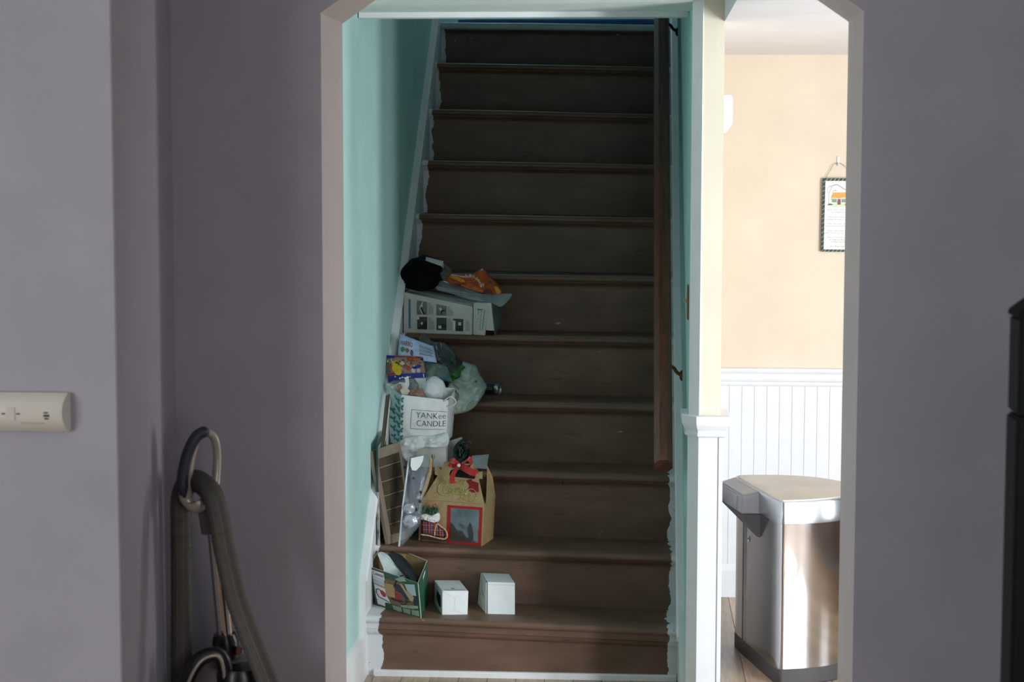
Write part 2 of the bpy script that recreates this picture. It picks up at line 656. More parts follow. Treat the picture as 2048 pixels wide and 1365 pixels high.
# wainscot cladding at the foot of the partition: two boards with a groove between, under a moulded cap
t2 = struct('trim_2', prism([(0.5505, -0.345, 0), (0.5835, -0.3845, 0), (0.6435, -0.3845, 0), (0.6435, -0.37, 0), (0.585, -0.37, 0), (0.553, -0.338, 0)], (0, 0, 0.905)), M_WAINS)
obj('stile', bx(0.6475, 0.66, -0.3845, -0.36, 0, 0.905, 0.0008), M_WAINS, t2)
obj('groove', bx(0.643, 0.648, -0.3775, -0.37, 0, 0.905), M_WAINS, t2)
prof = [(0.002, .898), (0.010, .903), (0.012, .910), (0.006, .915), (0.006, .919), (0.013, .926), (0.020, .938), (0.022, .946), (0.022, .964), (0.020, .967), (0.0, .967)]
vs, fs = [], []
for d, z in prof:
    vs += [(0.5505 - 0.9 * d, -0.2, z), (0.5505 - 0.9 * d, -0.345 - 0.35 * d, z), (0.5835 - 0.35 * d, -0.3845 - d, z), (0.66 + d, -0.3845 - d, z), (0.66 + d, -0.2, z)]
for k in range(len(prof) - 1):
    for j in range(4):
        fs.append((5 * k + j, 5 * k + j + 1, 5 * k + j + 6, 5 * k + j + 5))
fs.append(tuple(range(5 * len(prof) - 5, 5 * len(prof))))
obj('cap', (vs, fs), M_WAINS, t2)
struct('trim_7', prism([(0.652, -0.36, 0), (0.661, -0.36, 0), (0.661, 1.35, 0), (0.652, 1.35, 0)], (0, 0, 0.91)), M_WAINS)
# ceiling over the hall, its edge board, and the storey above the opening
struct('ceiling_hall', bx(-0.553, 0.553, -1.70, 0.05, 2.262, 2.60), M_CEIL)
struct('trim_6', bx(0.553, 0.652, -1.70, -0.37, 2.42, 2.60), M_CEIL)
struct('trim_3', bx(-0.549, 0.549, 0.018, 0.075, 2.2445, 2.266, 0.002), M_WHITE)
struct('wall_upper_front', bx(-0.66, 0.66, -0.05, 0.05, 2.6, 4.9), M_AQUA)
struct('wall_upper_rear', bx(-0.66, 0.66, 4.6, 4.7, 2.3, 4.9), M_AQUA)
struct('ceiling_upper', bx(-0.66, 0.66, -0.05, 4.7, 4.9, 4.96), M_CEIL)
struct('floor_landing', bx(-0.553, 0.553, 2.56, 4.6, 2.30, 2.40), mat('landing_boards', (150, 140, 128), 0.5, scale=8, stretch=(10, 1, 1)))
struct('ceiling_kitchen', prism([(0.652, -1.70, 2.199), (1.36, -1.70, 2.199), (1.36, -4.6, 2.199), (3.05, -4.6, 2.199), (3.05, 1.46, 2.199), (0.652, 1.46, 2.199)], (0, 0, 0.1)), mat('kitchen_ceiling_paint', (232, 231, 234), 0.8, var=0.015, scale=6))
bk = struct('wall_kitchen', bx(0.652, 3.0, 1.36, 1.46, 0, 2.2), M_BEIGE)
obj('backing_board', bx(0.655, 1.855, 1.3565, 1.3605, 0.12, 0.89), M_WAINS, bk)
# beadboard planks one by one, rail and skirting
for k in range(20):
    x = 0.66 + 0.0505 * k
    bm = bx(x + 0.0004, x + 0.0501, 1.3525, 1.3575, 0.13, 0.885, 0.0012, seg=1)
    obj('beadboard_plank', bm, M_WAINS, bk)
prof = [(0.007, .868), (.011, .872), (.013, .878), (.013, .886), (.018, .892), (.020, .899), (.016, .906), (.012, .912), (.012, .918), (.019, .926), (.021, .932), (.021, .940), (.015, .943), (0, .943)]
struct('trim_4', prism([(0.655, 1.36 - d, z) for d, z in prof] + [(0.655, 1.36, 0.868)], (1.2, 0, 0)), M_WAINS)
struct('baseboard_kitchen', prism([(0.655, 1.36 - d, z) for d, z in ((0, 0), (.016, 0), (.016, .11), (.012, .122), (.008, .135), (0, .14))], (1.2, 0, 0)), M_WAINS)
b = bmesh.new()
for a in ((3.0, 3.1, -4.7, -3.75, 0, 2.2), (3.0, 3.1, -1.75, -1.42, 0, 2.2), (3.0, 3.1, -0.08, 1.46, 0, 2.2), (3.0, 3.1, -1.42, -0.08, 0, 0.38), (3.0, 3.1, -1.42, -0.08, 1.92, 2.2), (3.0, 3.1, -3.75, -1.75, 2.0, 2.2), (3.0, 3.1, -3.75, -1.75, 0, 0.06)):
    bx(*a, bm=b)
M_KSIDE = mat('dark_kitchen_side_tone', (122, 104, 92), 0.5, var=0.08, scale=6, stretch=(1, 1, .2))  # invented dark brown for unseen walls, to darken steel reflections and cut bounce
struct('wall_kitchen_side', b, M_KSIDE)
struct('wall_kitchen_near', bx(1.36, 3.1, -4.7, -4.6, 0, 2.2), M_KSIDE)
dr_ = struct('door_1', bx(2.98, 3.05, -3.79, -3.72, 0.02, 2.03), M_WHITE)
for a in ((2.98, 3.05, -1.79, -1.72, 0.02, 2.03), (2.98, 3.05, -2.80, -2.70, 0.06, 2.0), (2.98, 3.05, -3.72, -1.79, 1.96, 2.03), (2.98, 3.05, -3.72, -1.79, 0.02, 0.14)):
    obj('door_frame', bx(*a), M_WHITE, dr_)
w2 = struct('window_2', bx(2.98, 3.05, -1.45, -1.39, 0.36, 1.94), M_WHITE)
for a in ((2.98, 3.05, -0.11, -0.05, 0.36, 1.94), (2.98, 3.05, -0.78, -0.72, 0.4, 1.9), (2.98, 3.05, -1.45, -0.05, 1.9, 1.96), (2.96, 3.05, -1.45, -0.05, 0.34, 0.4)):
    obj('window_frame', bx(*a), M_WHITE, w2)
# skirting along the hall side of the aqua wall
struct('baseboard_left', prism([(-0.553 + d, -1.69, z) for d, z in ((0, 0), (.02, 0), (.02, .125), (.016, .14), (.012, .146), (.006, .152), (0, .155))], (0, 1.70, 0)), M_WHITE)

# ------------------------------------------------------------------ the staircase
st = thing('staircase', 'worn brown-painted wooden staircase climbing between the aqua walls', 'stairs', (0, 0, 0))


def strip(pl, nx=10, sag=0.0):
    """loft a (y, z) section along x, the height following the slope of the tread"""
    def make(i, x0=-HW, x1=HW):
        vs, fs = [], []
        n = len(pl)
        for k in range(nx + 1):
            x = x0 + (x1 - x0) * k / nx
            z0 = ztread(i, x) + 0.0016 * noise.noise(Vector((x * 4, i * 3.3, 0)))
            for y, z in pl:
                vs.append((x, (i - 1) * T + y, z0 + z))
        for k in range(nx):
            for j in range(n):
                a, c = k * n + j, k * n + (j + 1) % n
                fs.append((a, c, c + n, a + n))
        fs.append(tuple(range(n))[::-1])
        fs.append(tuple(range(nx * n, nx * n + n)))
        return vs, fs
    return make


nose = [(T + NO + 0.004, 0), (0.010, 0), (0.005, -0.0015), (0.0015, -0.006), (0, -NT / 2), (0.0015, -NT + 0.006), (0.005, -NT + 0.0015), (0.010, -NT), (T + NO + 0.004, -NT)]
M_TOP = mat('pale_landing_paint', (176, 196, 196), 0.4, var=0.05, scale=18)
for i in range(1, 12):
    m = M_STEP1 if i == 1 else M_STEP
    if i < 11:
        obj('tread', strip(nose)(i), M_STEP1 if i == 1 else M_TREAD, st, smooth=True)
    else:
        obj('landing_nosing', strip([(0.07 if a[0] > 0.2 else a[0], a[1] * 1.25) for a in nose])(i), M_TOP, st, smooth=True, label='pale blue-white painted nosing')
    zl0 = 0.0 if i == 1 else ZL[i - 1] - 0.008
    zr0 = 0.0 if i == 1 else ZR[i - 1] - 0.008
    y0 = (i - 1) * T + NO
    nt_ = NT * (1.25 if i == 11 else 1)
    obj('riser', hexa([(-HW, y0, zl0), (HW, y0, zr0), (HW, y0, ZR[i] - nt_), (-HW, y0, ZL[i] - nt_)],
                      [(-HW, y0 + 0.015, zl0), (HW, y0 + 0.015, zr0), (HW, y0 + 0.015, ZR[i] - nt_), (-HW, y0 + 0.015, ZL[i] - nt_)]), m, st)
    hh = 0.047 if i == 1 else 0.021
    if i == 1:
        pl = [(NO, -NT), (0.014, -NT), (0.014, -NT - 0.022), (0.017, -NT - 0.0235), (0.018, -NT - 0.024), (0.016, -NT - 0.026), (0.020, -NT - 0.036), (0.028, -NT - 0.044), (NO, -NT - 0.047)]
    else:
        pl = [(NO, -nt_), (0.016, -nt_), (0.016, -nt_ - 0.003), (0.022, -nt_ - 0.010), (0.029, -nt_ - 0.016), (0.031, -nt_ - 0.021), (NO, -nt_ - 0.021)]
    if i == 3:
        obj('cove_moulding', strip(pl)(i, -HW, 0.118), m, st)
        obj('cove_moulding', strip(pl)(i, 0.120, HW), m, st)
    else:
        obj('cove_moulding', strip(pl)(i), m, st)
obj('shoe_moulding', prism([(-0.51, NO - 0.013, 0), (-0.51, NO - 0.013, 0.016), (-0.51, NO - 0.009, 0.02), (-0.51, NO, 0.021), (-0.51, NO, 0)], (1.04, 0, 0)), M_WHITE, st, label='white shoe moulding on the floor')
# skirt boards up both walls with a capped upper edge
sl = (ZL[11] - ZL[1]) / (10 * T)
for sx, zz in ((-1, ZL), (1, ZR)):
    x0, x1 = sx * HW, sx * 0.553
    z1 = zz[1]
    low = [(0.0, 0.0), (-0.012, 0.155), (0.0, z1 + 0.125), (2.52, z1 + 0.125 + 2.52 * sl), (2.62, z1 + 2.35 * sl), (0.30, 0.0)]
    if sx > 0:
        low = [(-0.30, 0.0), (-0.30, 0.10), (0.0, z1 + 0.125), (2.52, z1 + 0.125 + 2.52 * sl), (2.62, z1 + 2.35 * sl), (0.30, 0.0)]
    obj('skirt_board', prism([(x0, y, z) for y, z in low], (x1 - x0, 0, 0)), M_WHITE, st, label='white-painted skirt board')
    a, c = (0.0, z1 + 0.125), (2.52, z1 + 0.125 + 2.52 * sl)
    if sx > 0: a = (-0.14, z1 + 0.0)
    x0 -= sx * 0.008
    obj('skirt_cap', prism([(x0, a[0], a[1] - 0.006), (x0, a[0], a[1] + 0.004), (x0 + sx * 0.006, a[0], a[1] + 0.012), (x1, a[0], a[1] + 0.016), (x1, a[0], a[1] - 0.006)], (0, c[0] - a[0], c[1] - a[1])), M_WHITE, st)

# ------------------------------------------------------------------ handrail on the partition
M_RAIL = mat('oiled_oak_rail', (104, 58, 36), 0.32, var=0.16, scale=10, stretch=(9, 1, 1), bump=0.05, bscale=50, coat=0.3)
hr = thing('handrail', 'eight-sided brown oak handrail fixed to the partition wall', 'handrail', (0.4745, 0.0, 0.55))
d = Vector((0, 1, sl)).normalized()
p0 = Vector((0.4858, -0.2400, 0.7833))
p0.x = 0.4755
p1 = p0 + d * 4.1
R = 0.0325
b = tube([p0, p0 + d * 0.006, p1 - d * 0.006, p1], lambda t: R, sides=8, rot=PI / 8, up=(0, -0.67, 0.75))
obj('rail', b, M_RAIL, hr)
obj('end_grain', tube([p0 - d * 0.0015, p0 + d * 0.002], 0.031, 8, rot=PI / 8, up=(0, -0.67, 0.75)), mat('rail_end_grain', (74, 30, 24), 0.5, var=0.2, scale=60), hr)
M_BR = mat('dark_brass_bracket', (104, 78, 48), 0.35, 0.8, var=0.15)
M_IR = mat('dark_iron_bracket', (44, 38, 34), 0.4, 0.6)
for s_, mm in ((0.50, M_BR), (2.42, M_IR)):
    q = p0 + d * s_
    wz = q.z - 0.075
    base = Vector((0.541, q.y + 0.0, wz + 0.0))
    bo = obj('bracket', tube(spline([base, base + Vector((-0.018, 0, 0.012)), Vector((0.512, q.y, q.z - 0.048)), Vector((0.482, q.y, q.z - 0.034))], 12), 0.0062, 8), mm, hr, smooth=True)
    obj('wall_plate', lathe([(0.019, 0), (0.019, 0.003), (0.014, 0.007), (0.008, 0.009)], (0.5425, q.y, wz), (-1, 0, 0), 16), mm, bo, smooth=True)
q = p0 + d * 0.5
a = Vector((0.553, -0.30, q.z - 0.075 - (q.y + 0.30) * sl))
struct('trim_5', prism([a + Vector((0, 0, -0.028)), a + Vector((-0.010, 0, -0.026)), a + Vector((-0.010, 0, 0.026)), a + Vector((0, 0, 0.028))], (0, 2.8, 2.8 * sl)), M_AQUA)
# brass switch plate beside the front edge of the partition
pl = thing('switch_plate', 'narrow brass light switch plate near the front edge of the aqua partition', 'switch', (0.5530, -0.2700, 1.2619))
a = Vector((0.5530, -0.2278, 1.3715))
c = Vector((0.5530, -0.2706, 1.2603))
obj('plate', bx(0.5475, 0.5532, a.y - 0.035, a.y + 0.035, c.z, a.z, 0.002), mat('old_brass', (150, 126, 84), 0.4, 0.6, var=0.1), pl, smooth=True)
obj('toggle', bx(0.536, 0.548, a.y - 0.004, a.y + 0.004, (a.z + c.z) / 2 - 0.002, (a.z + c.z) / 2 + 0.01, 0.001), mat('ivory_toggle', (196, 178, 140), 0.4), pl)
# rug on the landing
M_RUG = mat('blue_rug_pile', (44, 84, 160), 0.95, var=0.2, scale=60, bump=0.4, bscale=300)
rg = thing('landing_rug', 'blue striped rug edge lying on the landing at the stair top', 'rug', (0, 2.62, 2.418))
obj('pile', bx(-0.46, 0.52, 2.575, 3.5, 2.414, 2.437, 0.004), M_RUG, rg, smooth=True)
for z in (2.420, 2.429):
    obj('stripe', bx(-0.459, 0.519, 2.5738, 2.576, z, z + 0.0022), mat('pale_rug_stripe', (120, 160, 205), 0.95), rg)


# ------------------------------------------------------------------ materials of the clutter
M_CARD = mat('white_card', (222, 226, 228), 0.55, var=0.02, scale=25)
M_CARDG = mat('white_card_dull', (206, 206, 200), 0.6, var=0.03, scale=20)
M_KRAFT = mat('kraft_card', (176, 148, 108), 0.7, var=0.06, scale=60)
M_KRAFTD = mat('kraft_card_inside', (128, 106, 74), 0.8, var=0.08, scale=40)
M_PBLACK = mat('black_print', (34, 34, 36), 0.6)
M_PGREY = mat('grey_print', (120, 120, 122), 0.6, var=0.15, scale=60)
M_PDGREY = mat('dark_grey_print', (70, 68, 68), 0.6, var=0.15, scale=60)
M_PBLUE = mat('blue_print', (38, 128, 168), 0.6)
M_TXT = mat('fine_print', (96, 104, 112), 0.6)
M_RED = mat('red_satin', (176, 20, 26), 0.38, var=0.1, scale=40, sheen=0.3)
M_REDP = mat('red_print', (170, 44, 44), 0.6, var=0.1)
M_FILM = mat('clear_film', (190, 200, 208), 0.12, alpha=0.16, var=0.05, spec=0.8)
M_FILMG = mat('grey_film', (160, 170, 176), 0.25, alpha=0.62, var=0.1, spec=0.6)


def pile(name, label, cat, geo, m, smooth=True, group=None):
    o = obj(name, geo, m, None, smooth)
    return tag(o, label, cat, group)


# ------------------------------------------------------------------ bottom step: green carton and two white boxes
M_GRN = mat('green_carton_print', (36, 84, 62), 0.5, var=0.12, scale=20)
z1 = 0.2105
cA, cB, cC, cD = (-0.343, 0.006, 0.2035), (-0.342, 0.250, z1 - 0.004), (-0.522, 0.165, z1 + 0.0015), (-0.500, 0.262, z1 + 0.001)
cE = (-0.42, 0.270, z1)
tA, tB, tC, tD = (-0.3540, 0.0120, 0.3301), (-0.3472, 0.2450, 0.3604), (-0.5428, 0.1600, 0.3536), (-0.5240, 0.2620, 0.3956)
tE = (-0.4270, 0.2720, 0.3861)
ct = thing('green_carton', 'battered open green carton full of odds and ends on the bottom step', 'box', (-0.43, 0.15, z1))
bot, top = [cC, cA, cB, cE, cD], [tC, tA, tB, tE, tD]
vs, fs, mi = [], [], []
cen = sum((Vector(p) for p in bot), Vector()) / 5
cet = sum((Vector(p) for p in top), Vector()) / 5
vs += [Vector(p) for p in bot] + [Vector(p) for p in top]
vs += [Vector(p) + (cet - Vector(p)).normalized() * 0.0035 for p in top] + [Vector(p) + (cen - Vector(p)).normalized() * 0.0035 + Vector((0, 0, 0.002)) for p in bot]
for k in range(5):
    l = (k + 1) % 5
    fs += [(k, l, 5 + l, 5 + k), (5 + k, 5 + l, 10 + l, 10 + k), (10 + k, 10 + l, 15 + l, 15 + k)]
    mi += [0, 2, 1]
fs += [(0, 4, 3, 2, 1), (15, 16, 17, 18, 19)]
mi += [1, 1]
o = obj('carton_body', (vs, fs), [M_GRN, M_KRAFTD, mat('worn_card_edge', (190, 190, 176), 0.8)], ct)
for p, k in zip(o.data.polygons, mi):
    p.material_index = k
ff = Patch(cC, cA, tA, tC)


def cu(x, y):
    return ((x - 40) / 845, 1 - (y - (410 + 0.3 * (x - 40))) / 640)


def cpoly(pts, off=0.0008):
    return ff.poly([cu(*p) for p in pts], off)


M_PALE = mat('pale_blue_print', (176, 200, 204), 0.5, var=0.05)
M_PGRN = mat('pale_green_print', (150, 172, 152), 0.5, var=0.08, scale=40)
M_SKIN = mat('printed_skin_tone', (190, 158, 132), 0.5, var=0.06)
for g_ in (cpoly([(78, 455), (292, 520), (296, 590), (292, 640), (80, 560)]), cpoly([(76, 566), (278, 640), (282, 860), (330, 960), (345, 1015), (205, 990), (85, 930)]), cpoly([(90, 940), (240, 985), (240, 1060), (95, 1015)])):
    obj('printed_panel', g_, M_CARD, ct, label='white printed panel')
for g_ in (cpoly([(82, 590), (276, 662), (278, 730), (82, 655)], 0.0011), cpoly([(650, 690), (826, 690), (838, 890), (760, 880), (680, 800)])):
    obj('printed_panel', g_, M_PALE, ct, label='pale blue printed panel')
obj('printed_panel', cpoly([(82, 664), (278, 738), (278, 770), (82, 694)], 0.0011), M_KRAFT, ct, label='tan printed stripe')
for g_ in (cpoly([(375, 1040), (540, 1090), (548, 1160), (480, 1150), (385, 1110)]), cpoly([(560, 1095), (700, 1125), (704, 1210), (575, 1170)]), cpoly([(722, 1135), (860, 1140), (862, 1245), (730, 1215)]), cpoly([(520, 1040), (850, 1060), (856, 1110), (700, 1105), (545, 1080)]), cpoly([(480, 610), (620, 560), (690, 640), (560, 650)])):
    obj('printed_panel', g_, M_PGRN, ct, label='pale green printed blocks')
for g_ in (cpoly([(178, 790), (230, 800), (275, 850), (280, 900), (230, 905), (190, 850)], 0.0014), cpoly([(462, 830), (560, 860), (580, 960), (500, 960), (450, 925)], 0.0012)):
    obj('printed_panel', g_, M_REDP, ct, label='red printed tool')
for g_ in (cpoly([(462, 690), (560, 700), (640, 780), (700, 960), (640, 960), (570, 850), (480, 810)], 0.001), cpoly([(780, 880), (850, 900), (856, 1020), (790, 1060), (770, 990)], 0.001), cpoly([(360, 915), (500, 960), (680, 970), (690, 1000), (520, 1000), (365, 950)], 0.0009)):
    obj('printed_panel', g_, mat('dark_navy_print', (34, 34, 48), 0.5), ct, label='dark printed figure')
obj('printed_panel', cpoly([(556, 680), (610, 690), (660, 790), (770, 880), (796, 920), (770, 990), (720, 970), (680, 900), (640, 830)], 0.0016), M_SKIN, ct, label='printed arm and hand')
obj('printed_hose', ff.line([cu(*p) for p in ((330, 1000), (240, 950), (140, 900), (105, 830), (110, 780), (150, 770), (190, 800))], 0.022, 0.0015), M_PBLACK, ct)
obj('printed_hose', ff.line([cu(*p) for p in ((540, 1000), (560, 1040), (620, 1035), (680, 990), (770, 970))], 0.018, 0.0015), M_PBLACK, ct)
obj('tape', cpoly([(278, 670), (462, 705), (455, 920), (345, 905), (282, 870)], 0.0020), M_KRAFT, ct, label='square of tan parcel tape')
obj('lettering', ff.text('Coleman', *cu(100, 535), *cu(285, 530), off=0.0022), M_PBLACK, ct)
rf = Patch(cA, cB, tB, tA, facing=(1, -0.3, 0))
obj('printed_panel', rf.poly([(0.42, 0.45), (0.52, 0.35), (0.66, 0.62), (0.70, 0.93), (0.46, 0.88)]), M_CARD, ct, label='white printed tag shape')
b = tube([Vector(cA) + Vector((0, 0, .003)), (Vector(cA) + Vector(tA)) / 2 + Vector((.0008, -.0008, 0)), Vector(tA)], 0.0016, 6)
obj('worn_edge', b, mat('worn_card_edge', (190, 190, 176), 0.8), ct)
obj('bottom_flap', prism([(-0.345, 0.002, z1 - 0.0075), (-0.332, 0.0, z1 - 0.0085), (-0.285, 0.055, z1 - 0.0095), (-0.305, 0.11, z1 - 0.008), (-0.342, 0.12, z1 - 0.0065)], (0, 0, 0.0025)), M_KRAFT, ct, label='loose kraft bottom flap')
# what is in the carton
pile('packing_foam', 'pale wedge of packing foam sticking out of the green carton', 'foam',
     prism([(-0.5170, 0.1600, 0.4001), (-0.5082, 0.1600, 0.4020), (-0.4770, 0.1500, 0.3886), (-0.4215, 0.1400, 0.3348), (-0.4016, 0.1200, 0.3218), (-0.4192, 0.1200, 0.2861), (-0.4472, 0.1200, 0.2892), (-0.4817, 0.1300, 0.3148), (-0.4948, 0.1500, 0.3528)], (0.008, 0.022, 0.002), 0.003),
     mat('packing_foam_white', (196, 214, 212), 0.7, var=0.05, scale=50, bump=0.3, bscale=200))
pth = spline([(-0.4770, 0.1900, 0.3875), (-0.4403, 0.1650, 0.3772), (-0.4044, 0.1300, 0.3496), (-0.3794, 0.0950, 0.3187), (-0.3707, 0.0800, 0.2852)], 60)
pile('curved_black_handle', 'curved ribbed black handle sticking out of the green carton', 'handle',
     tube(pth, lambda t: 0.0195 + 0.0006 * math.sin(t * 190) if 0.05 < t < 0.95 else 0.0195 * max(0.35, math.sqrt(1 - ((0.05 - t) / 0.05) ** 2) if t < 0.05 else 1), 16),
     mat('black_rubber', (24, 25, 32), 0.38, var=0.1))
pile('power_cable', 'thin black cable looping over the foam in the green carton', 'cable',
     tube(spline([(-0.4042, 0.0850, 0.3433), (-0.4251, 0.0850, 0.3359), (-0.4384, 0.0800, 0.3192), (-0.4485, 0.0900, 0.2958)], 16), 0.0022, 8), M_PBLACK)

# white box lying nearer the carton
q = [(-0.277, 0.063, 0.2025), (-0.1906, 0.084, 0.1995), (-0.1880, 0.090, 0.288), (-0.2765, 0.068, 0.2915)]
dv = Vector((-0.046, 0.172, 0.0))
wb = thing('small_white_box', 'small white box beside the green carton with a black window on its side', 'box', (-0.26, 0.16, 0.2))
obj('box_body', hexa(q, [Vector(p) + dv for p in q], 0.0015), M_CARD, wb)
f1 = Patch(*q)
M_CREASE = mat('crease_grey', (178, 188, 192), 0.7)
obj('crease', merge(f1.line([(0.02, 0.98), (0.5, 0.70)], 0.008), f1.line([(0.98, 0.98), (0.5, 0.70)], 0.006), f1.line([(0.5, 0.70), (0.48, 0.28)], 0.006), f1.line([(0.48, 0.28), (0.98, 0.02)], 0.008), f1.line([(0.48, 0.28), (0.02, 0.02)], 0.005)), M_CREASE, wb)
tp = Patch(q[3], q[2], Vector(q[2]) + dv, Vector(q[3]) + dv, facing=(0, 0, 1))
obj('print', merge(*[tp.rect(0.12 + 0.045 * k, 0.07, 0.12 + 0.045 * k + rnd.uniform(0.02, 0.036), 0.105 + 0.02 * rnd.random()) for k in range(17)], tp.rect(0.40, 0.20, 0.55, 0.27), ), mat('faded_print', (112, 122, 124), 0.7), wb)
lf = Patch(Vector(q[0]) + dv, q[0], q[3], Vector(q[3]) + dv, facing=(-1, 0, 0))
obj('window', lf.poly([(0.30, 0.50), (0.42, 0.78), (0.84, 0.72), (0.86, 0.30), (0.66, 0.26), (0.40, 0.40)], 0.001), M_PBLACK, wb, label='black side window')
# taller white box
q = [(-0.1233, 0.109, 0.198), (-0.0286, 0.118, 0.1952), (-0.0295, 0.128, 0.311), (-0.1240, 0.121, 0.314)]
bk4 = [(-0.160, 0.262, 0.199), (-0.062, 0.266, 0.197), (-0.0596, 0.270, 0.312), (-0.157, 0.268, 0.315)]
wb = thing('white_cube_box', 'plain white box standing in the open, taller than the windowed one', 'box', (-0.09, 0.19, 0.197))
obj('box_body', hexa(q, bk4, 0.0012), M_CARD, wb)
obj('flap', hexa([(-0.1700, 0.262, 0.200), (-0.1275, 0.112, 0.1985), (-0.1275, 0.124, 0.311), (-0.1590, 0.268, 0.314)], [(-0.1715, 0.261, 0.200), (-0.1290, 0.111, 0.1985), (-0.1290, 0.123, 0.311), (-0.1605, 0.267, 0.314)]), M_CARDG, wb, label='loose side flap')
lf = Patch((-0.1715, 0.261, 0.200), (-0.1290, 0.111, 0.1985), (-0.1290, 0.123, 0.311), (-0.1605, 0.267, 0.314), facing=(-1, 0, 0))
obj('print', lf.poly([(0.36, 0.62), (0.44, 0.63), (0.72, 0.46), (0.66, 0.45)], 0.0008), M_PDGREY, wb)
obj('score_line', Patch(*q).rect(0.01, 0.925, 0.99, 0.935), M_CREASE, wb)

# ------------------------------------------------------------------ second step: gable gift box
gb = thing('gable_gift_box', 'kraft gable gift box with red bow, gold lettering and red-framed window', 'gift box', (-0.26, 0.42, 0.398))
FL, FR = Vector((-0.3819, 0.3720, 0.4051)), Vector((-0.1575, 0.3130, 0.4000))
FL.z = FR.z = 0.398
tl, tr = Vector((-0.3780, 0.3720, 0.5564)), Vector((-0.1504, 0.3130, 0.5534))
gd = Vector((0.027, 0.150, 0))
fr = Patch(FL, FR, tr, tl)
obj('box_body', hexa([FL, FR, tr, tl], [FL + gd, FR + gd, tr + gd, tl + gd], 0.001), M_KRAFT, gb)
pm = gd * 0.5
ptl, ptr = Vector((-0.3689, 0.4470, 0.6859)), Vector((-0.1673, 0.3880, 0.6809))
rp_ = Patch(tl, tr, ptr, ptl)
roof = [(0, 0), (1, 0), (.935, .64), (1.0, .65), (1.01, .84), (.955, .82), (.905, .76), (.852, 1), (.333, 1), (.262, .79), (.205, .87), (.149, .856), (.161, .664), (.212, .64)]
v_, f_ = rp_.poly(roof, 0.0)
obj('roof_panel', prism(v_, rp_.n * 0.0016), M_KRAFT, gb)
btl, btr = tl + gd, tr + gd
rb = Patch(btr, btl, ptl + Vector((0.002, 0.006, 0)), ptr + Vector((0.002, 0.006, 0)), facing=(0, 1, 0.3))
v_, f_ = rb.poly([(0, 0), (1, 0), (.70, 1), (.16, 1)], 0.0)
obj('roof_panel', prism(v_, rb.n * 0.0016), M_KRAFT, gb)
for s_, A, B in ((1, tr, btr), (-1, tl, btl)):
    apex = (A + B) / 2 + Vector((-s_ * 0.012, 0.012, 0.125))
    v_ = [A + (B - A) * 0.14 + Vector((0, 0, 0.001)), B, B + (apex - B) * 0.55 + Vector((s_ * 0.006, 0, 0.01)), apex, A + (apex - A) * 0.86 + (B - A) * 0.06]
    obj('gusset', prism(v_, (s_ * 0.0015, 0, 0)), M_KRAFT, gb)
obj('handle_slot_shade', rp_.poly([(.43, .645), (.86, .625), (.885, .70), (.86, .79), (.80, .83), (.50, .845), (.44, .80), (.42, .72)], 0.0022), M_DARK, gb)  # dark patch laid on the panel for the shade inside the hole
# window
obj('window_frame', merge(fr.rect(.41, .86, .975, .92, .0018), fr.rect(.41, .03, .975, .09, .0018), fr.rect(.41, .09, .462, .86, .0018), fr.rect(.925, .09, .975, .86, .0018)), mat('red_ribbon_frame', (168, 26, 30), 0.6, var=0.08, scale=120), gb, label='red ribbon frame')
wf = Patch(fr.pt(.462, .09), fr.pt(.925, .09), fr.pt(.925, .86), fr.pt(.462, .86), 0.002, 0.004, 3, wscale=22)
obj('window_film', wf.rect(0, 0, 1, 1, .0010, n=16), mat('shiny_grey_film', (118, 124, 132), 0.16, 0.55, var=0.2, scale=14), gb, smooth='all')
obj('window_contents', merge(wf.poly([(.02, .02), (.70, .02), (.52, .22), (.44, .33), (.24, .34), (.12, .48), (.02, .56)], .0032), wf.poly([(.70, .04), (.62, .42), (.70, .62), (.80, .40), (.84, .12), (.76, .03)], .0032)), mat('dim_brown_contents', (72, 62, 58), 0.5, var=0.2), gb)
# bow
def sheetribbon(pts, wv, n=18):
    P = spline(pts, n)
    vs, fs = [], []
    for p in P:
        vs += [p - Vector(wv) / 2, p + Vector(wv) / 2]
    for k in range(n):
        fs.append((2 * k, 2 * k + 1, 2 * k + 3, 2 * k + 2))
    return vs, fs
bow = None
bc = Vector((-0.2473, 0.3750, 0.6828))
bow = obj('bow', blob(bc, (0.008, 0.006, 0.009), 1, 0.1, 2, 2), M_RED, gb, smooth='all')
for pts, wv in (([(-0.2491, 0.3750, 0.6846), (-0.2676, 0.3620, 0.7027), (-0.2826, 0.3680, 0.6944), (-0.2766, 0.3800, 0.6799), (-0.2495, 0.3800, 0.6784)], (0.004, 0.006, 0.013)),
                ([(-0.2455, 0.3750, 0.6829), (-0.2225, 0.3600, 0.6981), (-0.2101, 0.3620, 0.7088), (-0.2020, 0.3720, 0.6857), (-0.2225, 0.3800, 0.6733), (-0.2459, 0.3800, 0.6785)], (0.008, 0.004, 0.015))):
    v_, f_ = sheetribbon(pts, wv)
    obj('bow_loop', merge((v_, f_), ([Vector(p) + Vector((0, 0.002, 0.0005)) for p in v_], f_)), M_RED, bow, smooth='all')
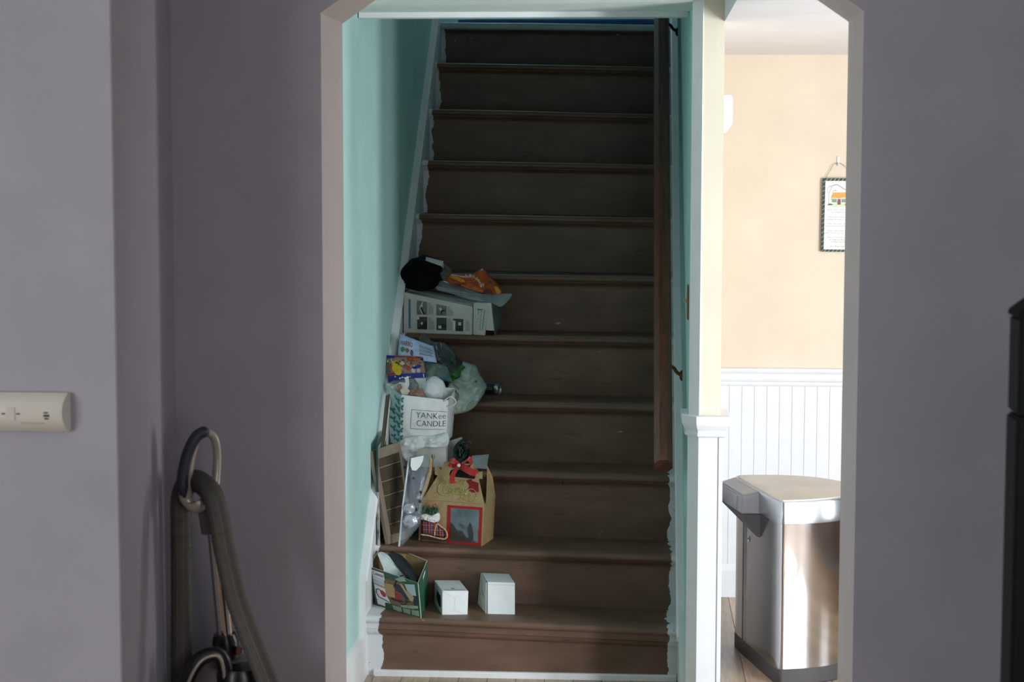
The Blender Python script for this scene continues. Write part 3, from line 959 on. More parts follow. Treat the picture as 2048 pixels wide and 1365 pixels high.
for pts, wv in (([(-0.2488, 0.3720, 0.6815), (-0.2613, 0.3520, 0.6627), (-0.2696, 0.3450, 0.6403), (-0.2676, 0.3430, 0.6244)], (0.019, 0.0, 0.004)),
                ([(-0.2434, 0.3720, 0.6815), (-0.2198, 0.3500, 0.6726), (-0.1994, 0.3430, 0.6631), (-0.1851, 0.3430, 0.6597)], (0.007, 0.0, 0.023))):
    v_, f_ = sheetribbon(pts, wv)
    e = len(v_)
    v_[e - 2], v_[e - 1] = v_[e - 2] + (v_[e - 2] - v_[e - 4]) * 1.2, v_[e - 1] + (v_[e - 1] - v_[e - 3]) * 1.2
    obj('bow_tail', merge((v_, f_), ([Vector(p) + Vector((0, 0.002, 0.0005)) for p in v_], f_)), M_RED, bow, smooth='all')
obj('pearl', blob(Vector((-0.2465, 0.3580, 0.6846)), (0.0068, 0.0068, 0.0068), 0, 0, 1, 2), mat('pearl', (226, 220, 212), 0.25), bow, smooth='all')
# gold script
M_GOLD = mat('gold_glitter', (206, 190, 120), 0.3, 0.6, var=0.25, scale=200)
def slant(g, k):
    out = []
    lo = min(p.z for p in g[0])
    for p in g[0]:
        out.append(p + Vector((k * (p.z - lo), 0, 0)))
    return out, g[1]
def both(pch, uv0, uv1, t):
    a = pch.text(t, *uv0, *uv1, off=0.0035)
    b_ = ([p + rp_.n * 0.0012 for p in a[0]], a[1])
    return merge(slant(a, 0.35), slant(b_, 0.35))
obj('lettering', merge(both(rp_, (.36, .42), (.70, .62), 'Merry'), both(rp_, (.31, .20), (.74, .44), 'Christmas')), M_GOLD, gb)
sw = [rp_.pt(u, v, .004) for u, v in ((.36, .50), (.27, .42), (.24, .28), (.28, .17), (.40, .15), (.52, .22), (.62, .20), (.63, .10), (.57, .07))]
sw2 = [rp_.pt(u, v, .004) for u, v in ((.64, .16), (.70, .06), (.80, .05), (.88, .14), (.87, .30), (.80, .36), (.74, .30), (.70, .20), (.75, .13), (.80, .19), (.77, .24))]
b = tube(spline(sw, 50), 0.0016, 6)
join(b, tube(spline(sw2, 60), 0.0014, 6))
obj('lettering_swirl', b, M_GOLD, gb, smooth='all')
gl = obj('glitter_gift', merge(rp_.poly([(.72, .56), (.80, .62), (.83, .56), (.93, .53), (.92, .30), (.82, .27), (.74, .32), (.77, .45)], .0035), rp_.poly([(.72, .56), (.80, .62), (.83, .56), (.93, .53), (.92, .30), (.82, .27), (.74, .32), (.77, .45)], .0015)), mat('red_glitter', (140, 14, 22), 0.35, 0.3, var=0.35, scale=300), gb)
# plaid boot ornament hung on the front
def plaid(name):
    m = mat(name, (140, 30, 34), 0.85, var=0.1, scale=90)
    nt = m.node_tree
    b = nt.nodes['Principled BSDF']
    prev = b.inputs['Base Color'].links[0].from_socket
    tc = [n for n in nt.nodes if n.type == 'TEX_COORD'][0]
    sp = nt.nodes.new('ShaderNodeSeparateXYZ')
    nt.links.new(tc.outputs['Object'], sp.inputs[0])
    for ax, per, lo, hi, c in (('X', .020, .50, .95, (32, 34, 66)), ('Z', .017, .55, .95, (34, 34, 62)), ('X', .020, .64, .69, (196, 190, 196)), ('Z', .017, .70, .76, (190, 186, 194)), ('X', .020, .20, .25, (206, 178, 90))):
        a = nt.nodes.new('ShaderNodeMath'); a.operation = 'DIVIDE'; a.inputs[1].default_value = per
        nt.links.new(sp.outputs[ax], a.inputs[0])
        f = nt.nodes.new('ShaderNodeMath'); f.operation = 'FRACT'; nt.links.new(a.outputs[0], f.inputs[0])
        g = nt.nodes.new('ShaderNodeMath'); g.operation = 'GREATER_THAN'; g.inputs[1].default_value = lo; nt.links.new(f.outputs[0], g.inputs[0])
        l = nt.nodes.new('ShaderNodeMath'); l.operation = 'LESS_THAN'; l.inputs[1].default_value = hi; nt.links.new(f.outputs[0], l.inputs[0])
        k = nt.nodes.new('ShaderNodeMath'); k.operation = 'MULTIPLY'; nt.links.new(g.outputs[0], k.inputs[0]); nt.links.new(l.outputs[0], k.inputs[1])
        k2 = nt.nodes.new('ShaderNodeMath'); k2.operation = 'MULTIPLY'; k2.inputs[1].default_value = 0.75; nt.links.new(k.outputs[0], k2.inputs[0])
        mx = nt.nodes.new('ShaderNodeMix'); mx.data_type = 'RGBA'
        nt.links.new(k2.outputs[0], mx.inputs['Factor']); nt.links.new(prev, mx.inputs['A']); mx.inputs['B'].default_value = (*lin(c), 1)
        prev = mx.outputs['Result']
    nt.links.new(prev, b.inputs['Base Color'])
    return m
by = 0.338
boot_outline = [(-0.3806, 0.3380, 0.4898), (-0.3482, 0.3380, 0.4866), (-0.3192, 0.3360, 0.4910), (-0.3175, 0.3360, 0.4747), (-0.3045, 0.3320, 0.4630), (-0.2917, 0.3300, 0.4508), (-0.2871, 0.3290, 0.4366), (-0.2953, 0.3300, 0.4254), (-0.3265, 0.3360, 0.4292), (-0.3556, 0.3380, 0.4357), (-0.3794, 0.3420, 0.4364)]
bt = obj('plaid_boot', inflate(boot_outline, 0.011, 0.010, 6), plaid('tartan_cloth'), gb, smooth='all', label='tartan boot ornament')
M_FUR = mat('white_fur', (244, 242, 240), 1.0, var=0.08, scale=120, bump=1.0, bscale=350, sheen=0.6)
g_ = inflate([(-0.3860, 0.3380, 0.5060), (-0.3698, 0.3380, 0.5117), (-0.3446, 0.3380, 0.5066), (-0.3174, 0.3360, 0.5164), (-0.3119, 0.3350, 0.5022), (-0.3155, 0.3350, 0.4858), (-0.3372, 0.3360, 0.4799), (-0.3626, 0.3380, 0.4864), (-0.3827, 0.3400, 0.4912)], 0.017, 0.014, 8, wr=0.004, wscale=160, n=60)
obj('fur_cuff', g_, M_FUR, bt, smooth='all')
M_TRIMT = mat('tan_braid', (196, 164, 116), 0.8, var=0.1, scale=150)
obj('braid_trim', tube(spline([(-0.3796, 0.3280, 0.4373), (-0.3522, 0.3240, 0.4348), (-0.3250, 0.3220, 0.4283), (-0.2959, 0.3180, 0.4241), (-0.2842, 0.3180, 0.4351), (-0.2905, 0.3180, 0.4567), (-0.3070, 0.3220, 0.4684), (-0.3216, 0.3240, 0.4769), (-0.3289, 0.3250, 0.4567), (-0.3307, 0.3250, 0.4349)], 60), lambda t: 0.0028 + 0.0005 * math.sin(t * 260), 7), M_TRIMT, bt, smooth='all')
vs, fs = [], []
for k in range(170):
    a = Vector((-0.3516, 0.3360, 0.5123)) + Vector((rnd.uniform(-.033, .03), rnd.uniform(-.012, .012), rnd.uniform(0, .012)))
    t = a + Vector((rnd.uniform(-.016, .016), rnd.uniform(-.016, .01), rnd.uniform(.008, .03)))
    sd = Vector((rnd.uniform(-.002, .002), .001, rnd.uniform(-.001, .001))) + Vector((0.0014, 0, 0))
    o_ = len(vs)
    vs += [a - sd, a + sd, t]
    fs.append((o_, o_ + 1, o_ + 2))
g = obj('greenery', (vs, fs), mat('fir_green', (38, 84, 58), 0.7, var=0.3, scale=60), bt)
g['kind'] = 'stuff'
for p in ((-0.3272, 0.3280, 0.5466), (-0.3488, 0.3280, 0.5445)):
    obj('berry', blob(Vector(p), (.0034, .0034, .0034), 0, 0, 1, 2), M_RED, bt, smooth='all')
obj('boot_sole', prism([(-0.3783, 0.3320, 0.4347), (-0.3527, 0.3280, 0.4322), (-0.3255, 0.3260, 0.4257), (-0.2945, 0.3220, 0.4215), (-0.2945, 0.3220, 0.4125), (-0.3783, 0.3320, 0.4184)], (0.004, 0.014, 0)), mat('dark_sole', (46, 34, 32), 0.8), bt)

# ------------------------------------------------------------------ second step: grille, panel behind it, packet, card
M_GRILLE = mat('taupe_grille_paint', (122, 112, 98), 0.5, var=0.06, scale=20)
gr = thing('vent_grille', 'taupe metal vent grille leaning against the aqua wall', 'grille', (-0.48, 0.33, 0.408))
gBL = Vector((-0.488, 0.268, 0.412)); gBR = Vector((-0.424, 0.450, 0.402))
gTL = Vector((-0.5563, 0.2750, 0.7447)); gTL.x = -0.549
gTR = Vector((-0.4710, 0.4620, 0.7531))
gp = Patch(gBL, gBR, gTR, gTL, facing=(1, -0.5, 0.2))
def bar(u0, v0, u1, v1, th=0.008, o0=0.0):
    q = [gp.pt(u0, v0, o0), gp.pt(u1, v0, o0), gp.pt(u1, v1, o0), gp.pt(u0, v1, o0)]
    return hexa(q, [p - gp.n * th for p in q])
for a in ((0, 0, .15, 1), (.93, 0, 1, 1), (.15, .90, .93, 1), (.15, 0, .93, .09)):
    obj('frame_rail', bar(*a, 0.014), M_GRILLE, gr)
for k in range(22):
    u = .16 + .76 * k / 21
    obj('fin', bar(u, .09, u + (.010 if u < .44 else .005), .90, 0.0025, -0.001), mat('shaded_fin_tone', (98, 86, 70), 0.6, var=0.08), gr)  # fins coloured darker than the frame for the shade inside the grille
for k in range(5):
    v = .20 + .15 * k
    obj('cross_bar', bar(.15, v, .93, v + .008, 0.003, 0.0005), mat('pale_grille_edge', (150, 142, 130), 0.4, 0.3), gr)  # cross bars paler than the frame rails
obj('inner_shade_plate', bar(.15, .09, .93, .90, 0.001, -0.0110), mat('brown_duct_shadow', (44, 37, 31), 0.8), gr)  # dark sheet added behind the fins for the shade within
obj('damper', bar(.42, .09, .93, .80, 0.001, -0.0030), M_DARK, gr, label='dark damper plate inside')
# picture-frame-like panel between grille and wall
fpn = thing('framed_panel', 'thin dark-framed glass panel between the vent grille and the aqua wall', 'panel', (-0.52, 0.4, 0.42))
pq = [Vector((-0.5315, 0.262, 0.405)), Vector((-0.5315, 0.50, 0.420)), Vector((-0.5315, 0.49, 0.790)), Vector((-0.5315, 0.270, 0.772))]
pp = Patch(*pq, facing=(1, 0, 0))
obj('glass', hexa([pp.pt(.03, .03), pp.pt(.97, .03), pp.pt(.97, .97), pp.pt(.03, .97)], [pp.pt(u, v, .002) for u, v in ((.03, .03), (.97, .03), (.97, .97), (.03, .97))]), mat('pale_green_glass', (150, 176, 170), 0.15), fpn)
for a in ((0, 0, .03, 1), (.97, 0, 1, 1), (.03, .97, .97, 1), (.03, 0, .97, .03)):
    q = [pp.pt(a[0], a[1]), pp.pt(a[2], a[1]), pp.pt(a[2], a[3]), pp.pt(a[0], a[3])]
    obj('frame_strip', hexa(q, [p + pp.n * 0.006 for p in q]), mat('dark_green_edge', (34, 52, 46), 0.5), fpn)
wv = thing('woven_mat', 'rolled grey woven mat wedged behind the vent grille', 'mat', (-0.50, 0.30, 0.41))
obj('weave', tube([(-0.5235, 0.262, 0.41), (-0.5245, 0.264, 0.50), (-0.5265, 0.268, 0.60)], 0.0058, 14), mat('grey_weave', (140, 138, 134), 0.9, var=0.4, scale=70, stretch=(1, 1, 0.4)), wv, smooth=True)
# clear packet with a boxed gadget
pk = thing('clear_packet', 'long clear plastic packet with a grey gadget, propped beside the vent grille', 'packet', (-0.42, 0.29, 0.41))
ol = [(-0.4222, 0.3450, 0.7125), (-0.3940, 0.3500, 0.7229), (-0.3634, 0.3500, 0.7215), (-0.3485, 0.3450, 0.6989), (-0.3603, 0.3200, 0.6198), (-0.3690, 0.3000, 0.5510), (-0.3776, 0.2800, 0.4861), (-0.4013, 0.2680, 0.4520), (-0.4256, 0.2620, 0.4241), (-0.4520, 0.2580, 0.4029), (-0.4455, 0.2800, 0.4815), (-0.4394, 0.3050, 0.5672), (-0.4314, 0.3300, 0.6533)]
obj('pouch', inflate(ol, 0.016, 0.012, 7, wr=0.004, wscale=45, n=70), M_FILM, pk, smooth='all')
M_FOIL = mat('crumpled_silver_foil', (188, 192, 204), 0.22, 0.55, var=0.2, scale=50, bump=0.8, bscale=70)
obj('gadget', inflate([(-0.4097, 0.3450, 0.6874), (-0.3701, 0.3450, 0.6788), (-0.3698, 0.3250, 0.6188), (-0.3844, 0.3100, 0.5634), (-0.4280, 0.3150, 0.5620), (-0.4224, 0.3300, 0.6354)], 0.010, 0.008, 5), mat('grey_plastic_gadget', (74, 76, 90), 0.35, var=0.1), pk, smooth=True)
obj('label_card', prism([(-0.4144, 0.3250, 0.7138), (-0.3696, 0.3250, 0.7233), (-0.3713, 0.3240, 0.7054), (-0.3819, 0.3220, 0.6840), (-0.3960, 0.3200, 0.6698), (-0.4104, 0.3200, 0.6714), (-0.4159, 0.3220, 0.6872)], (0, 0.0015, 0)), M_CARD, pk, label='white label card')
obj('foil_parcel', blob(Vector((-0.4184, 0.2940, 0.5370)), (0.021, 0.012, 0.020), 5, 0.22, 2.5, 3), M_FOIL, pk, smooth=True)
obj('foil_parcel', blob(Vector((-0.4135, 0.2820, 0.4942)), (0.026, 0.013, 0.024), 9, 0.22, 2.5, 3), M_FOIL, pk, smooth=True)
for u, v in ((826, 959), (842, 985), (841, 1003), (834, 1019)):
    a = Vector((-0.3898, 0.2960, 0.5964)) + Vector(((u - 834) * 0.00175, (v - 985) * -0.0006, (985 - v) * 0.00175))
    obj('clip', blob(a, (0.005, 0.002, 0.006), u, 0.3, 2, 2), M_PBLACK, pk, smooth=True)
obj('seam', tube([Vector((-0.4234, 0.3400, 0.7114)), Vector((-0.4403, 0.2980, 0.5540)), Vector((-0.4499, 0.2560, 0.4069))], 0.0035, 6), mat('milky_plastic', (202, 214, 222), 0.3, alpha=0.9), pk, smooth=True)
cs = pile('kraft_sheet', 'thin kraft cardboard sheet on edge beside the gable gift box', 'cardboard',
          prism([(-0.3549, 0.4200, 0.7056), (-0.3477, 0.4200, 0.6948), (-0.3503, 0.4100, 0.6452), (-0.3799, 0.3800, 0.5368), (-0.3869, 0.3750, 0.4026), (-0.3942, 0.3750, 0.4025), (-0.3889, 0.3800, 0.5549), (-0.3612, 0.4100, 0.6505)], (-0.004, 0.07, 0)), M_KRAFT, smooth=False)

# ------------------------------------------------------------------ third step: white carton, candle-shop bag and what leans on them
c3 = thing('white_carton', 'plain white carton under the candle shop bag', 'carton', (-0.40, 0.64, 0.643))
q = [(-0.4825, 0.5650, 0.6376), (-0.3153, 0.5650, 0.6452), (-0.3152, 0.5650, 0.7309), (-0.4822, 0.5650, 0.7197)]
q[0] = (q[0][0], q[0][1], 0.6425); q[1] = (q[1][0], q[1][1], 0.6405)
obj('carton_body', hexa(q, [P3(p, 0.13, 0.008) for p in q], 0.004), M_CARDG, c3)
pc = Patch(*q)
obj('slot', merge(pc.rect(0.755, 0.40, 0.763, 0.62), pc.disc(0.70, 0.56, 0.020, 0.05)), M_PBLACK, c3)
pile('pale_box', 'narrow grey-white box end behind the dark green light string', 'box',
     hexa([(-0.3140, 0.7000, 0.6338), (-0.2781, 0.7000, 0.6361), (-0.2648, 0.7000, 0.7405), (-0.3138, 0.7000, 0.7248)], [(-0.3170, 0.7300, 0.6291), (-0.2809, 0.7300, 0.6314), (-0.2676, 0.7300, 0.7363), (-0.3168, 0.7300, 0.7206)], 0.003), M_CARDG, False)
b = bmesh.new()
cc = Vector((-0.2611, 0.6000, 0.6966))
for k in range(15):
    ph = rnd.random() * 6
    rx, rz = 0.008 + 0.016 * rnd.random(), 0.028 + 0.016 * rnd.random()
    oy = -0.022 + 0.0033 * k
    pts = [cc + Vector((rx * math.cos(a) + 0.004 * math.sin(3 * a + ph) + 0.006 * math.sin(a), oy + 0.006 * math.sin(2 * a + ph), rz * math.sin(a) + 0.003 * math.cos(2 * a + ph))) for a in [2 * PI * j / 30 for j in range(30)]]
    join(b, tube(pts, 0.0042, 7, closed=True))
join(b, tube([cc + Vector((0.016, -0.01, 0.034)), cc + Vector((0.03, -0.012, 0.044)), cc + Vector((0.036, -0.01, 0.036))], 0.004, 7))
pile('light_string', 'coiled dark green light string on the step beside the white carton', 'light string', b, mat('dark_green_wire', (14, 44, 38), 0.35, var=0.15))
pile('flat_clear_packet', 'flat clear plastic packet behind the gable gift box', 'packet',
     Patch((-0.2200, 0.5350, 0.6492), (-0.1607, 0.5300, 0.6451), (-0.1539, 0.5600, 0.6963), (-0.2167, 0.5600, 0.6900), 0.006, 0.004, 4, facing=(0, -1, 1)).pillow(10, 8), M_FILMG)
M_PAPER = mat('white_crumpled_paper', (220, 224, 224), 0.7, var=0.04, bump=0.4, bscale=30)
pile('crumpled_paper', 'crumpled white paper spilling over the front of the white carton', 'paper',
     inflate([(-0.4824, 0.5530, 0.7438), (-0.4602, 0.5530, 0.7552), (-0.4083, 0.5530, 0.7632), (-0.3564, 0.5530, 0.7637), (-0.3102, 0.5530, 0.7735), (-0.2992, 0.5530, 0.7458), (-0.3103, 0.5530, 0.7252), (-0.3491, 0.5530, 0.7248), (-0.3899, 0.5530, 0.7188), (-0.4158, 0.5530, 0.7129), (-0.4418, 0.5530, 0.6884), (-0.4642, 0.5530, 0.6565), (-0.4791, 0.5530, 0.6433), (-0.4845, 0.5530, 0.6879)], 0.022, 0.004, 16, wr=0.011, wscale=30, seed=4, n=150), M_PAPER)
# candle-shop bag
ys = thing('candle_shop_bag', 'white paper candle shop bag with teal leaf side and rope handle', 'bag', (-0.39, 0.63, 0.74))
M_BAG = mat('white_bag_paper', (226, 228, 228), 0.6, var=0.02, bump=0.15, bscale=25)
M_BAGT = mat('mint_bag_paper', (176, 208, 204), 0.6, var=0.03, bump=0.15, bscale=25)
FBL, FBR, FTR, FTL = (-0.4853, 0.5750, 0.7294), (-0.3143, 0.5750, 0.7332), (-0.3033, 0.5600, 0.8949), (-0.4790, 0.5600, 0.9137)
GBL, GTL = (-0.5272, 0.6250, 0.7256), (-0.5431, 0.6250, 0.9466)
GBR, GTR = P3(FBR, 0.115, 0.012, 0.01), P3(FTR, 0.13, 0.012, 0.03)
fp = Patch(FBL, FBR, FTR, FTL, 0.016, 0.010, 2, wscale=17)
gp_ = Patch(GBL, FBL, FTL, GTL, -0.010, 0.008, 6, facing=(-1, -0.6, 0), wscale=16)
rt = Patch(FBR, GBR, GTR, FTR, 0.004, 0.006, 8, facing=(1, 0, 0))
bk_ = Patch(GBR, GBL, GTL, GTR, 0.004, 0.004, 9, facing=(0, 1, 0))
obj('bag_front', fp.rect(0, 0, 1, 1, 0, n=22), M_BAG, ys, smooth='all')
obj('bag_side', gp_.rect(0, 0, 1, 1, 0, n=14), M_BAGT, ys, smooth='all', label='mint green side gusset')
obj('bag_side', rt.rect(0, 0, 1, 1, 0, n=10), M_BAG, ys, smooth='all')
obj('bag_back', bk_.rect(0, 0, 1, 1, 0, n=10), M_BAG, ys, smooth='all')
obj('bag_bottom', ([Vector(FBL), Vector(FBR), Vector(GBR), Vector(GBL)], [(0, 1, 2, 3)]), M_BAG, ys)
M_TEAL = mat('teal_leaf_print', (34, 128, 128), 0.6, var=0.08)
M_TEALF = M_TEAL
lv = []
def leaf(pch, u, v, ang, L, asp=1.0):
    pts = []
    for k in range(9):
        t = k / 8
        pts.append((t * L, 0.30 * L * math.sin(PI * t) ** 0.8 * 0.9))
    for k in range(7, 0, -1):
        t = k / 8
        pts.append((t * L, -0.30 * L * math.sin(PI * t) ** 0.8 * 0.9))
    c, s_ = math.cos(ang), math.sin(ang)
    return pch.poly([(u + (x * c - y * s_) * asp, v + x * s_ + y * c) for x, y in pts], 0.0018)
for k in range(6):
    v = 0.05 + 0.155 * k
    lv += [leaf(gp_, .70, v, 0.75, 0.085, 3.6), leaf(gp_, .70, v, 2.35, 0.085, 3.6), leaf(gp_, .70, v, -0.8, 0.08, 3.6)]
    if k < 4:
        lv += [leaf(gp_, .28, v + .06, 0.9, 0.08, 3.6), leaf(gp_, .28, v + .06, 2.5, 0.07, 3.6), leaf(gp_, .28, v + .06, -0.9, 0.07, 3.6)]
    lv += [leaf(fp, 0.006, v + .075, 0.75, 0.085, 1.0), leaf(fp, 0.006, v + .075, -0.75, 0.07, 1.0)]
obj('leaf_print', merge(*lv), M_TEAL, ys)
def ln(a, c, wd=0.007):
    n = 10
    return fp.line([(a[0] + (c[0] - a[0]) * k / n, a[1] + (c[1] - a[1]) * k / n) for k in range(n + 1)], wd, 0.0014)
obj('printed_frame', merge(ln((.245, .735), (.99, .735)), ln((.225, .335), (.96, .335)), ln((.245, .735), (.225, .335))), M_PBLACK, ys)
obj('lettering', merge(fp.text('YANKee', .345, .575, .965, .70, off=.0024, thin=-0.018), fp.text('CANDLE', .365, .40, .975, .525, off=.0024, thin=-0.018)), M_PBLACK, ys)
M_ROPE = mat('white_rope', (220, 222, 218), 0.8)
obj('rope_handle', tube(spline([fp.pt(.90, .97, .003), (-0.2945, 0.5450, 0.9098), (-0.2779, 0.5450, 0.8988), (-0.2763, 0.5480, 0.8856), (-0.2895, 0.5500, 0.8741), P3(fp.pt(.98, .86, .001))], 30), 0.0024, 8), M_ROPE, ys, smooth='all')
# in the bag
M_TISS = mat('white_tissue', (216, 222, 226), 0.6, var=0.03, bump=0.6, bscale=30)
pile('tissue_ball', 'round white tissue-wrapped bundle inside the candle shop bag', 'bundle', blob(Vector((-0.3628, 0.6150, 0.9288)), (0.042, 0.04, 0.045), 3, 0.12, 2.0, 4), M_TISS)
gm = prism([(-0.5051, 0.5900, 0.9025), (-0.5032, 0.5900, 0.9211), (-0.4957, 0.5900, 0.9342), (-0.4994, 0.5900, 0.9434), (-0.4919, 0.5900, 0.9509), (-0.4826, 0.5900, 0.9492), (-0.4790, 0.5900, 0.9380), (-0.4827, 0.5900, 0.9287), (-0.4790, 0.5900, 0.9101), (-0.4810, 0.5900, 0.8990)], (0, 0.008, 0), 0.001)
pile('gingerbread_ornament', 'brown gingerbread man ornament poking out of the candle shop bag', 'ornament', gm, mat('gingerbread_brown', (158, 104, 76), 0.6, var=0.15, scale=60), False)
pile('brown_ornament', 'orange-brown ornament lying between the tissue bundle and the paper tag', 'ornament', blob(Vector((-0.4244, 0.6000, 0.9151)), (0.030, 0.018, 0.019), 8, 0.25, 2.2, 4), mat('brown_ornament_paint', (146, 92, 58), 0.45, var=0.3, scale=45))
pile('dark_gift_box', 'small dark grey-green packet upright in the candle shop bag', 'packet', inflate([(-0.4690, 0.6300, 0.9280), (-0.4596, 0.6300, 0.9468), (-0.4577, 0.6300, 0.9711), (-0.4371, 0.6300, 0.9713), (-0.4353, 0.6300, 0.9545), (-0.4222, 0.6300, 0.9434), (-0.4242, 0.6300, 0.9247), (-0.4466, 0.6300, 0.9170)], 0.010, 0.010, 5), mat('dark_grey_green', (60, 72, 72), 0.6, var=0.1))
pile('paper_tag', 'cream five-sided paper tag at the candle shop bag opening', 'tag', prism([(-0.4845, 0.5750, 0.9286), (-0.4659, 0.5750, 0.9436), (-0.4474, 0.5750, 0.9270), (-0.4564, 0.5720, 0.9125), (-0.4768, 0.5720, 0.9141)], (0, 0.0015, 0)), mat('cream_tag', (216, 202, 178), 0.7), False)
pile('white_card', 'tilted white card behind the gingerbread ornament', 'card', prism([(-0.5152, 0.6100, 0.8888), (-0.5244, 0.6100, 0.9372), (-0.4888, 0.6100, 0.9543), (-0.4683, 0.6100, 0.9527), (-0.4720, 0.6100, 0.9731), (-0.4571, 0.6100, 0.9751), (-0.4535, 0.6100, 0.9453), (-0.4779, 0.6100, 0.8891)], (0, 0.0015, 0)), M_CARD, False)
pile('white_sheet', 'white printed sheet beside the tissue bundle in the bag', 'card', prism([(-0.4383, 0.6400, 0.9665), (-0.3953, 0.6400, 0.9668), (-0.3981, 0.6300, 0.9062), (-0.4205, 0.6300, 0.9060), (-0.4228, 0.6350, 0.9466)], (0, 0.0015, 0)), M_CARD, False)
pile('cellophane_wrap', 'glossy clear cellophane gathered around the top of the candle shop bag', 'cellophane',
     inflate([(-0.5378, 0.5850, 0.9437), (-0.5323, 0.6000, 0.9513), (-0.4875, 0.6000, 0.9648), (-0.4224, 0.6000, 0.9728), (-0.3648, 0.6000, 0.9751), (-0.3277, 0.6000, 0.9550), (-0.3137, 0.5900, 0.9340), (-0.3183, 0.5800, 0.8998), (-0.3700, 0.5780, 0.8977), (-0.4293, 0.5780, 0.9027), (-0.4850, 0.5780, 0.9078), (-0.5110, 0.5780, 0.8982), (-0.5298, 0.5800, 0.9146)], 0.022, 0.02, 12, wr=0.016, wscale=42, seed=11, n=140), mat('cellophane', (225, 232, 236), 0.05, alpha=0.13, spec=1.0))

# ------------------------------------------------------------------ fourth step: sweets, shopping bags, can
def bagmat(n, c, rough=0.3, **k):
    return mat(n, c, rough, var=0.08, scale=30, **k)
bc_ = thing('blue_sweets_bag', 'blue-banded sweets bag with a yellow emblem lying above the candle shop bag', 'sweets bag', (-0.44, 0.72, 0.92))
sp_ = Patch((-0.5384, 0.6600, 0.9465), (-0.3975, 0.6600, 0.9646), (-0.4154, 0.7200, 1.0392), (-0.5591, 0.7200, 1.0437), 0.014, 0.006, 5, facing=(0, -1, 0.4), wscale=35)
obj('pouch', sp_.pillow(20, 16), bagmat('sweets_clear_front', (118, 92, 84), 0.25, col2=(150, 126, 112)), bc_, smooth='all')
M_RBLUE = bagmat('royal_blue_film', (24, 38, 128), 0.25)
obj('blue_band', merge(sp_.rect(0, .0, 1, .22, .0012, 12), sp_.rect(0, .86, .26, 1.0, .0012, 6), sp_.rect(.93, .80, 1, .93, .0012, 4)), M_RBLUE, bc_, smooth='all')
obj('red_band', merge(sp_.rect(.26, .90, .94, 1.0, .0012, 12), sp_.rect(0, .24, .45, .31, .0012, 8)), bagmat('red_film', (158, 32, 44), 0.3), bc_, smooth='all')
obj('yellow_emblem', merge(sp_.disc(.27, .50, .125, .25, .0025), sp_.disc(.30, .29, .10, .10, .0022)), bagmat('yellow_print', (198, 170, 30), 0.35), bc_)
obj('emblem_ring', sp_.line([(.27 + .085 * math.cos(a), .50 + .16 * math.sin(a)) for a in [PI * (0.05 + 0.9 * k / 12) for k in range(13)]], .028, .0034, 2.0), mat('emblem_dark_ring', (60, 64, 24), 0.4), bc_)
for u, v, c in ((.44, .62, (196, 186, 170)), (.64, .80, (170, 60, 40)), (.78, .80, (176, 84, 44)), (.58, .42, (160, 44, 44)), (.70, .32, (190, 186, 182)), (.84, .30, (184, 176, 184)), (.10, .55, (150, 66, 50)), (.50, .50, (120, 84, 60))):
    obj('sweet', sp_.disc(u, v, .055, .09, .002), mat('sweet_%d' % int(u * 100), c, 0.4), bc_)
for k in range(26):
    u, v = rnd.uniform(.04, .96), rnd.uniform(.36, .80)
    obj('sweet', sp_.disc(u, v, rnd.uniform(.018, .035), rnd.uniform(.04, .07), .0014, 9), mat('sweet_small_%d' % (k % 6), ((176, 150, 120), (120, 48, 40), (188, 182, 170), (88, 70, 52), (60, 92, 70), (176, 120, 60))[k % 6], 0.4), bc_)
obj('name_panel', sp_.poly([(.68, .44), (.90, .56), (.93, .48), (.72, .36)], .0030), M_RBLUE, bc_)
obj('white_print', merge(*[sp_.poly([(u, v), (u + .05, v + .01), (u + .055, v + .03), (u + .02, v + .045), (u - .005, v + .03)], .0024) for u, v in ((.30, .05), (.37, .065), (.43, .05), (.50, .07), (.56, .055), (.18, .12))]), M_CARD, bc_)
for u, v in ((.95, .06),):
    obj('edge_mark', sp_.rect(.94, .02, .965, .17, .0024, 3), M_CARD, bc_)
wc = thing('pale_blue_sweets_bag', 'pale blue-white sweets bag with red lettering, standing behind the blue one', 'sweets bag', (-0.42, 0.82, 0.97))
wp = Patch((-0.5150, 0.7450, 1.0322), (-0.3653, 0.7450, 1.0145), (-0.3833, 0.7900, 1.0727), (-0.5128, 0.7900, 1.1193), 0.010, 0.007, 12, wscale=26, facing=(0, -1, 0.4))
obj('pouch', wp.pillow(18, 14), bagmat('pale_blue_film', (160, 182, 212), 0.35), wc, smooth='all')
obj('lettering', wp.text('HARIBO', .06, .52, .38, .74, off=.0018), bagmat('brick_red_print', (130, 52, 46), 0.5), wc)
obj('printed_sweet', wp.disc(.12, .36, .055, .12, .0016), bagmat('green_sweet_print', (70, 124, 92), 0.5), wc)
obj('printed_sweet', wp.disc(.24, .33, .055, .11, .0016), bagmat('rust_sweet_print', (140, 88, 64), 0.5), wc)
obj('printed_sweet', wp.disc(.36, .26, .04, .14, .0016), bagmat('slate_sweet_print', (70, 70, 88), 0.5), wc)
obj('fine_print', merge(*[wp.rect(.56, .70 - .085 * k, .95 - .08 * rnd.random(), .725 - .085 * k + .018 * (k % 2), .0016, 4) for k in range(6)]), M_TXT, wc)
pile('snack_bag', 'blue-green foil snack bag lying beside the sweets bags', 'snack bag',
     Patch((-0.4150, 0.7150, 0.9604), (-0.3027, 0.7050, 0.9474), (-0.3327, 0.7600, 1.0057), (-0.4364, 0.7700, 1.0190), 0.014, 0.010, 7, facing=(0, -1, 0.5), wscale=30).pillow(18, 14), bagmat('sea_green_foil', (54, 92, 104), 0.3, col2=(112, 124, 108)))
